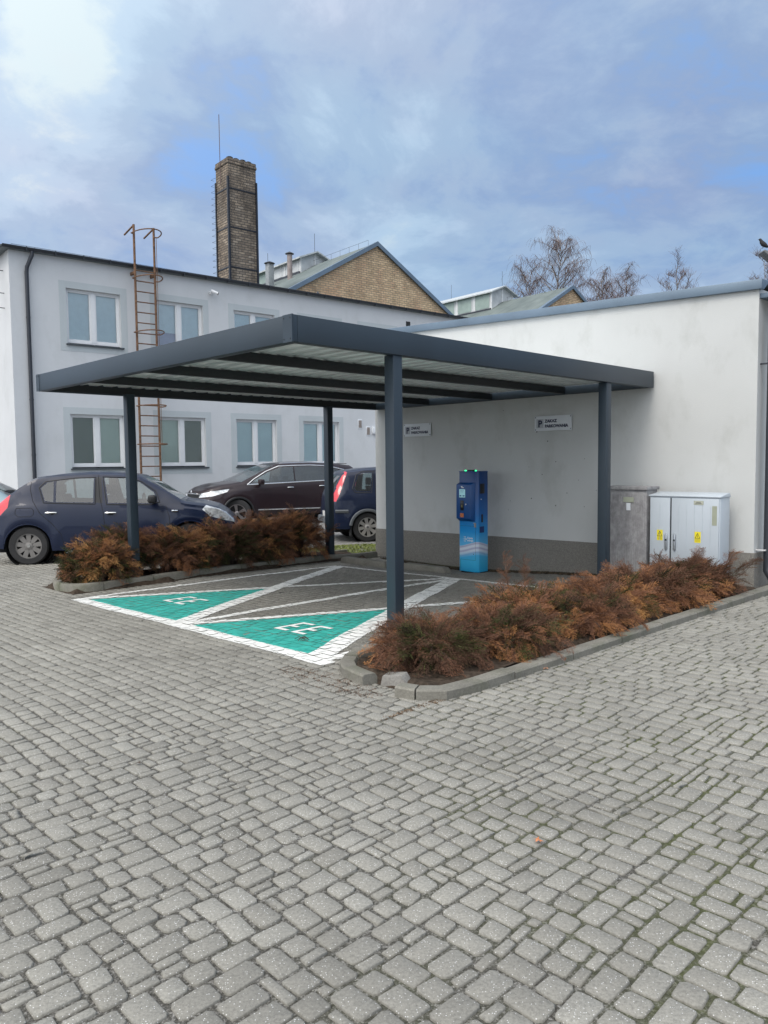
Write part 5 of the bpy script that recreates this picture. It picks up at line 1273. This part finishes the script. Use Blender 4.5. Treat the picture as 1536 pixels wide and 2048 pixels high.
# local axes of the shrub empties: x = -U, y = V
juniper('low dull brown juniper at the near corner of the right planter before the post',3.98,4.36,.40,.42,.18,100,1,-.08,.10,G1,size=.25)
juniper('low juniper with rusty tips just right of the near post, along the outer kerb',3.84,5.1,.46,.52,.18,90,2,-.02,.20,G1,size=.26)
juniper('juniper with bright orange tips and a green patch on its left, behind the near post',4.20,5.95,.52,.62,.11,105,3,.16,.28,G1,plumes=((-.3,.2,.42,-.28,.25),(-.25,.35,.36,-.22,.3)))
juniper('dark brown low juniper against the outer kerb in the middle of the right planter',3.74,6.25,.38,.60,.16,80,4,-.05,.10,G1,size=.26)
juniper('orange-brown juniper in the middle of the right planter, left of the right rear post',4.05,7.0,.54,.60,.12,105,5,.18,.08,G1)
juniper('rust and gold juniper in front of the right rear post',3.98,7.9,.56,.60,.18,105,6,.12,.12,G1)
juniper('dull brown juniper in front of the weathered cabinet',3.95,8.7,.48,.52,.15,95,7,.02,.12,G1,plumes=((.05,-.1,.32,.16,.05),(-.2,.1,.26,-.12,.0)))
juniper('tall brown juniper with upright plumes in front of the light grey cabinet',3.94,9.05,.42,.36,.13,95,8,-.04,.15,G1,up=1.05,plumes=((.25,-.1,.34,.20,.10),(.0,-.25,.36,.16,.0),(.3,.15,.26,.30,.1)))
juniper('golden brown low juniper at the rounded near end of the left planter',10.52,4.62,.44,.46,.46,110,9,.12,.45,G2,plumes=((-.3,0,.40,-.30,-.1),(-.1,-.1,.46,-.16,-.1)))
juniper('green-flecked juniper behind the left front post',10.85,5.1,.55,.55,.60,120,10,-.02,.42,G2,plumes=((-.1,0,.55,-.12,.0),(.25,.1,.5,.05,.1)))
juniper('brown-topped juniper right of the left front post in the left planter',10.72,5.95,.56,.60,.60,120,11,-.06,.22,G2,plumes=((.15,0,.55,.0,.1),(-.2,-.2,.48,-.1,.1)))
juniper('dark green-brown juniper in the middle of the left planter',10.72,6.8,.56,.60,.62,120,12,-.10,.28,G2,plumes=((.1,.1,.50,-.05,.15),(-.25,.1,.4,-.1,.15)))
juniper('rusty-topped juniper second from the rear end of the left planter',10.75,7.6,.56,.58,.68,120,13,-.04,.20,G2,plumes=((.1,0,.55,.0,.12),(-.2,-.1,.45,-.1,.2),(.3,.2,.5,.1,.1)))
juniper('juniper with long rust-coloured arching tips at the rear end of the left planter',10.8,8.25,.56,.55,.72,120,14,-.02,.20,G2,up=1.05,plumes=((.2,.3,.4,.25,.3),(-.1,.2,.45,.05,.25),(.0,.2,.60,.0,.30),(.2,.1,.55,.1,.25)))
for (U,V,hh,lb) in ((4.05,9.42,.80,0),(3.80,9.35,.72,1),(4.55,9.1,.62,2)):
    pass
# small things on the ground
def leaf(label,U,V,s,c,nm='fallen_leaf'):
    t=thing(nm,label,'leaf',W(U,V,gz(U,V)+.006),rnd.random()*6)
    MB().add([(0,-s,0),(s*.5,-s*.2,.006),(s*.9,-s*.3,.012),(s*.5,s*.2,.01),(s*.6,s*.9,.004),(0,s*.5,.012),(-s*.6,s*.8,.006),(-s*.5,s*.1,.012),(-s*.9,-s*.2,.005),(-s*.4,-s*.3,.006)],[tuple(range(10))]).build('blade',simple('leaf_'+nm+str(round(c[0],2)),c,.7),t)
leaf('small bright orange fallen leaf on the paving at the lower right',1.78,2.62,.022,(.55,.20,.08))
leaf('small dark brown leaf scrap on the paving at the left',3.78,1.83,.018,(.07,.05,.035))
leaf('pale orange leaf at the outer kerb of the right planter',3.27,4.9,.03,(.45,.22,.12))
mb=MB(); t=thing('twig','small tangle of dry dark twigs on the near green painted bay','twig',W(5.42,4.22,gz(5.4,4.2)+.008))
for i in range(6):
    a=rnd.random()*6.28; x,y=rnd.uniform(-.03,.03),rnd.uniform(-.03,.03); mb.tube([(x-.05*math.cos(a),y-.05*math.sin(a),.004),(x,y,.03),(x+.06*math.cos(a),y+.06*math.sin(a),.005)],.003,4)
mb.build('twigs',M_STEM,t)
# ================================================================ SKY, SUN, CAMERA
SUN_AZ,SUN_EL=R(220),R(52)   # azimuth from +Y clockwise: behind-left of the camera
sd_=Vector((math.sin(SUN_AZ)*math.cos(SUN_EL),math.cos(SUN_AZ)*math.cos(SUN_EL),math.sin(SUN_EL)))
w_=bpy.data.worlds.new('World'); scene.world=w_; w_.use_nodes=True; n=w_.node_tree; bg=n.nodes['Background']
sky=n.nodes.new('ShaderNodeTexSky'); sky.sky_type='NISHITA'; sky.sun_disc=False; sky.sun_elevation=SUN_EL; sky.sun_rotation=SUN_AZ; sky.air_density=1.0; sky.dust_density=.6; sky.ozone_density=1.5
gen=n.nodes.new('ShaderNodeTexCoord').outputs['Generated']
nrm=n.nodes.new('ShaderNodeVectorMath'); nrm.operation='NORMALIZE'; n.links.new(gen,nrm.inputs[0]); D=nrm.outputs[0]
sp=N(n,'ShaderNodeSeparateXYZ'); n.links.new(D,sp.inputs[0])
den=mth(n,'ADD',mth(n,'MAXIMUM',sp.outputs[2],0.),.30)
cb=N(n,'ShaderNodeCombineXYZ'); n.links.new(mth(n,'DIVIDE',sp.outputs[0],den),cb.inputs[0]); n.links.new(mth(n,'DIVIDE',sp.outputs[1],den),cb.inputs[1])
P_=mapping(n,cb.outputs[0],(1,1,1),CLOUD_OFF)
warp=noise(n,P_,1.1,3,.5,out=1)
wv=n.nodes.new('ShaderNodeVectorMath'); wv.operation='MULTIPLY_ADD'; n.links.new(warp,wv.inputs[0]); wv.inputs[1].default_value=(.5,.5,.5); n.links.new(P_,wv.inputs[2])
n1=noise(n,wv.outputs[0],1.7,7,.55); n2=noise(n,wv.outputs[0],4.5,8,.62); n3=noise(n,mapping(n,P_,(1,1,1),(5,2,0)),1.9,4,.5)
def lobe(px,py,k):
    x=(px-768)/1525.7; y=(py-1024)/1525.7; f=Vector((0,math.cos(.0652),-math.sin(.0652))); dn=Vector((0,-math.sin(.0652),-math.cos(.0652)))
    v=(f+Vector((1,0,0))*x+dn*y).normalized()
    dt=n.nodes.new('ShaderNodeVectorMath'); dt.operation='DOT_PRODUCT'; n.links.new(D,dt.inputs[0]); dt.inputs[1].default_value=v
    return mth(n,'POWER',mth(n,'MAXIMUM',dt.outputs['Value'],0.),k)
cover=mth(n,'SUBTRACT',mth(n,'ADD',mth(n,'MULTIPLY',n1,1.0),mth(n,'MULTIPLY',n2,.80)),.31)
for (px,py,k,a) in BLUE: cover=mth(n,'SUBTRACT',cover,mth(n,'MULTIPLY',lobe(px,py,k),a))
for (px,py,k,a) in WHITE: cover=mth(n,'ADD',cover,mth(n,'MULTIPLY',lobe(px,py,k),a))
mask=ramp(n,cover,[(.30,0.),(.50,.85),(.60,1.)],'EASE')
skyb=mixc(n,.88,sky.outputs[0],SKYBLUE)
cl=ramp(n,cover,[(.44,CLD[0]),(.60,CLD[1]),(.75,CLD[2]),(.92,CLD[3])],'EASE')
cl=mixc(n,1.,cl,ramp(n,n3,[(.36,(1.02,.97,.97)),(.62,(.94,1.05,1.04))]),'MULTIPLY')
sc_=n.nodes.new('ShaderNodeVectorMath'); sc_.operation='SCALE'; n.links.new(cl,sc_.inputs[0]); sc_.inputs['Scale'].default_value=10.
c_=mixc(n,mask,skyb,sc_.outputs[0])
hz=mth(n,'MULTIPLY',mth(n,'POWER',mth(n,'SUBTRACT',1.,mth(n,'MAXIMUM',sp.outputs[2],0.),clamp=True),5.),.75)
c_=mixc(n,hz,c_,(3.5,5.1,7.5))
# white glow added to the out-of-view clouds round the hidden sun, lighting the yard
dt=n.nodes.new('ShaderNodeVectorMath'); dt.operation='DOT_PRODUCT'; n.links.new(D,dt.inputs[0]); dt.inputs[1].default_value=sd_
gl=mth(n,'MULTIPLY_ADD',mth(n,'POWER',mth(n,'MAXIMUM',mth(n,'MULTIPLY_ADD',dt.outputs['Value'],.5,.5),0.),4.),GLOWK,0.)
gw=n.nodes.new('ShaderNodeVectorMath'); gw.operation='SCALE'; gw.inputs[0].default_value=(10.,9.45,8.5); n.links.new(gl,gw.inputs['Scale'])
s2=n.nodes.new('ShaderNodeVectorMath'); s2.operation='ADD'; n.links.new(c_,s2.inputs[0]); n.links.new(gw.outputs[0],s2.inputs[1])
n.links.new(s2.outputs[0],bg.inputs[0]); bg.inputs[1].default_value=.1
sun=bpy.data.lights.new('sun','SUN'); sun.energy=SUN_E; sun.angle=R(25); sun.color=(1.,.93,.84)
so=bpy.data.objects.new('sun',sun); col.objects.link(so); so.rotation_euler=(-sd_).to_track_quat('-Z','Y').to_euler(); so.location=(0,0,30)
cam=bpy.data.cameras.new('camera'); cam.lens=1525.7/2048*36; cam.sensor_width=36; cam.sensor_fit='AUTO'; cam.clip_end=2000; cam.clip_start=.05
co_=bpy.data.objects.new('camera',cam); col.objects.link(co_)
p,ro=.0652,.0105
f=Vector((0,math.cos(p),-math.sin(p))); r=Vector((1,0,0)); d=Vector((0,-math.sin(p),-math.cos(p)))
r2=r*math.cos(ro)+d*math.sin(ro); d2=-r*math.sin(ro)+d*math.cos(ro)
M=Matrix((( r2.x,-d2.x,-f.x,0),(r2.y,-d2.y,-f.y,0),(r2.z,-d2.z,-f.z,1.6),(0,0,0,1))); co_.matrix_world=M
scene.camera=co_
scene.view_settings.view_transform='Standard'; scene.view_settings.look='None'; scene.view_settings.exposure=EXPO; scene.view_settings.gamma=1
for o in list(col.objects):
    if o.parent is None and o.type in('MESH','EMPTY') and 'category' not in o and o.get('kind')!='structure': o['category']=o.name.split('.')[0].replace('_',' ')
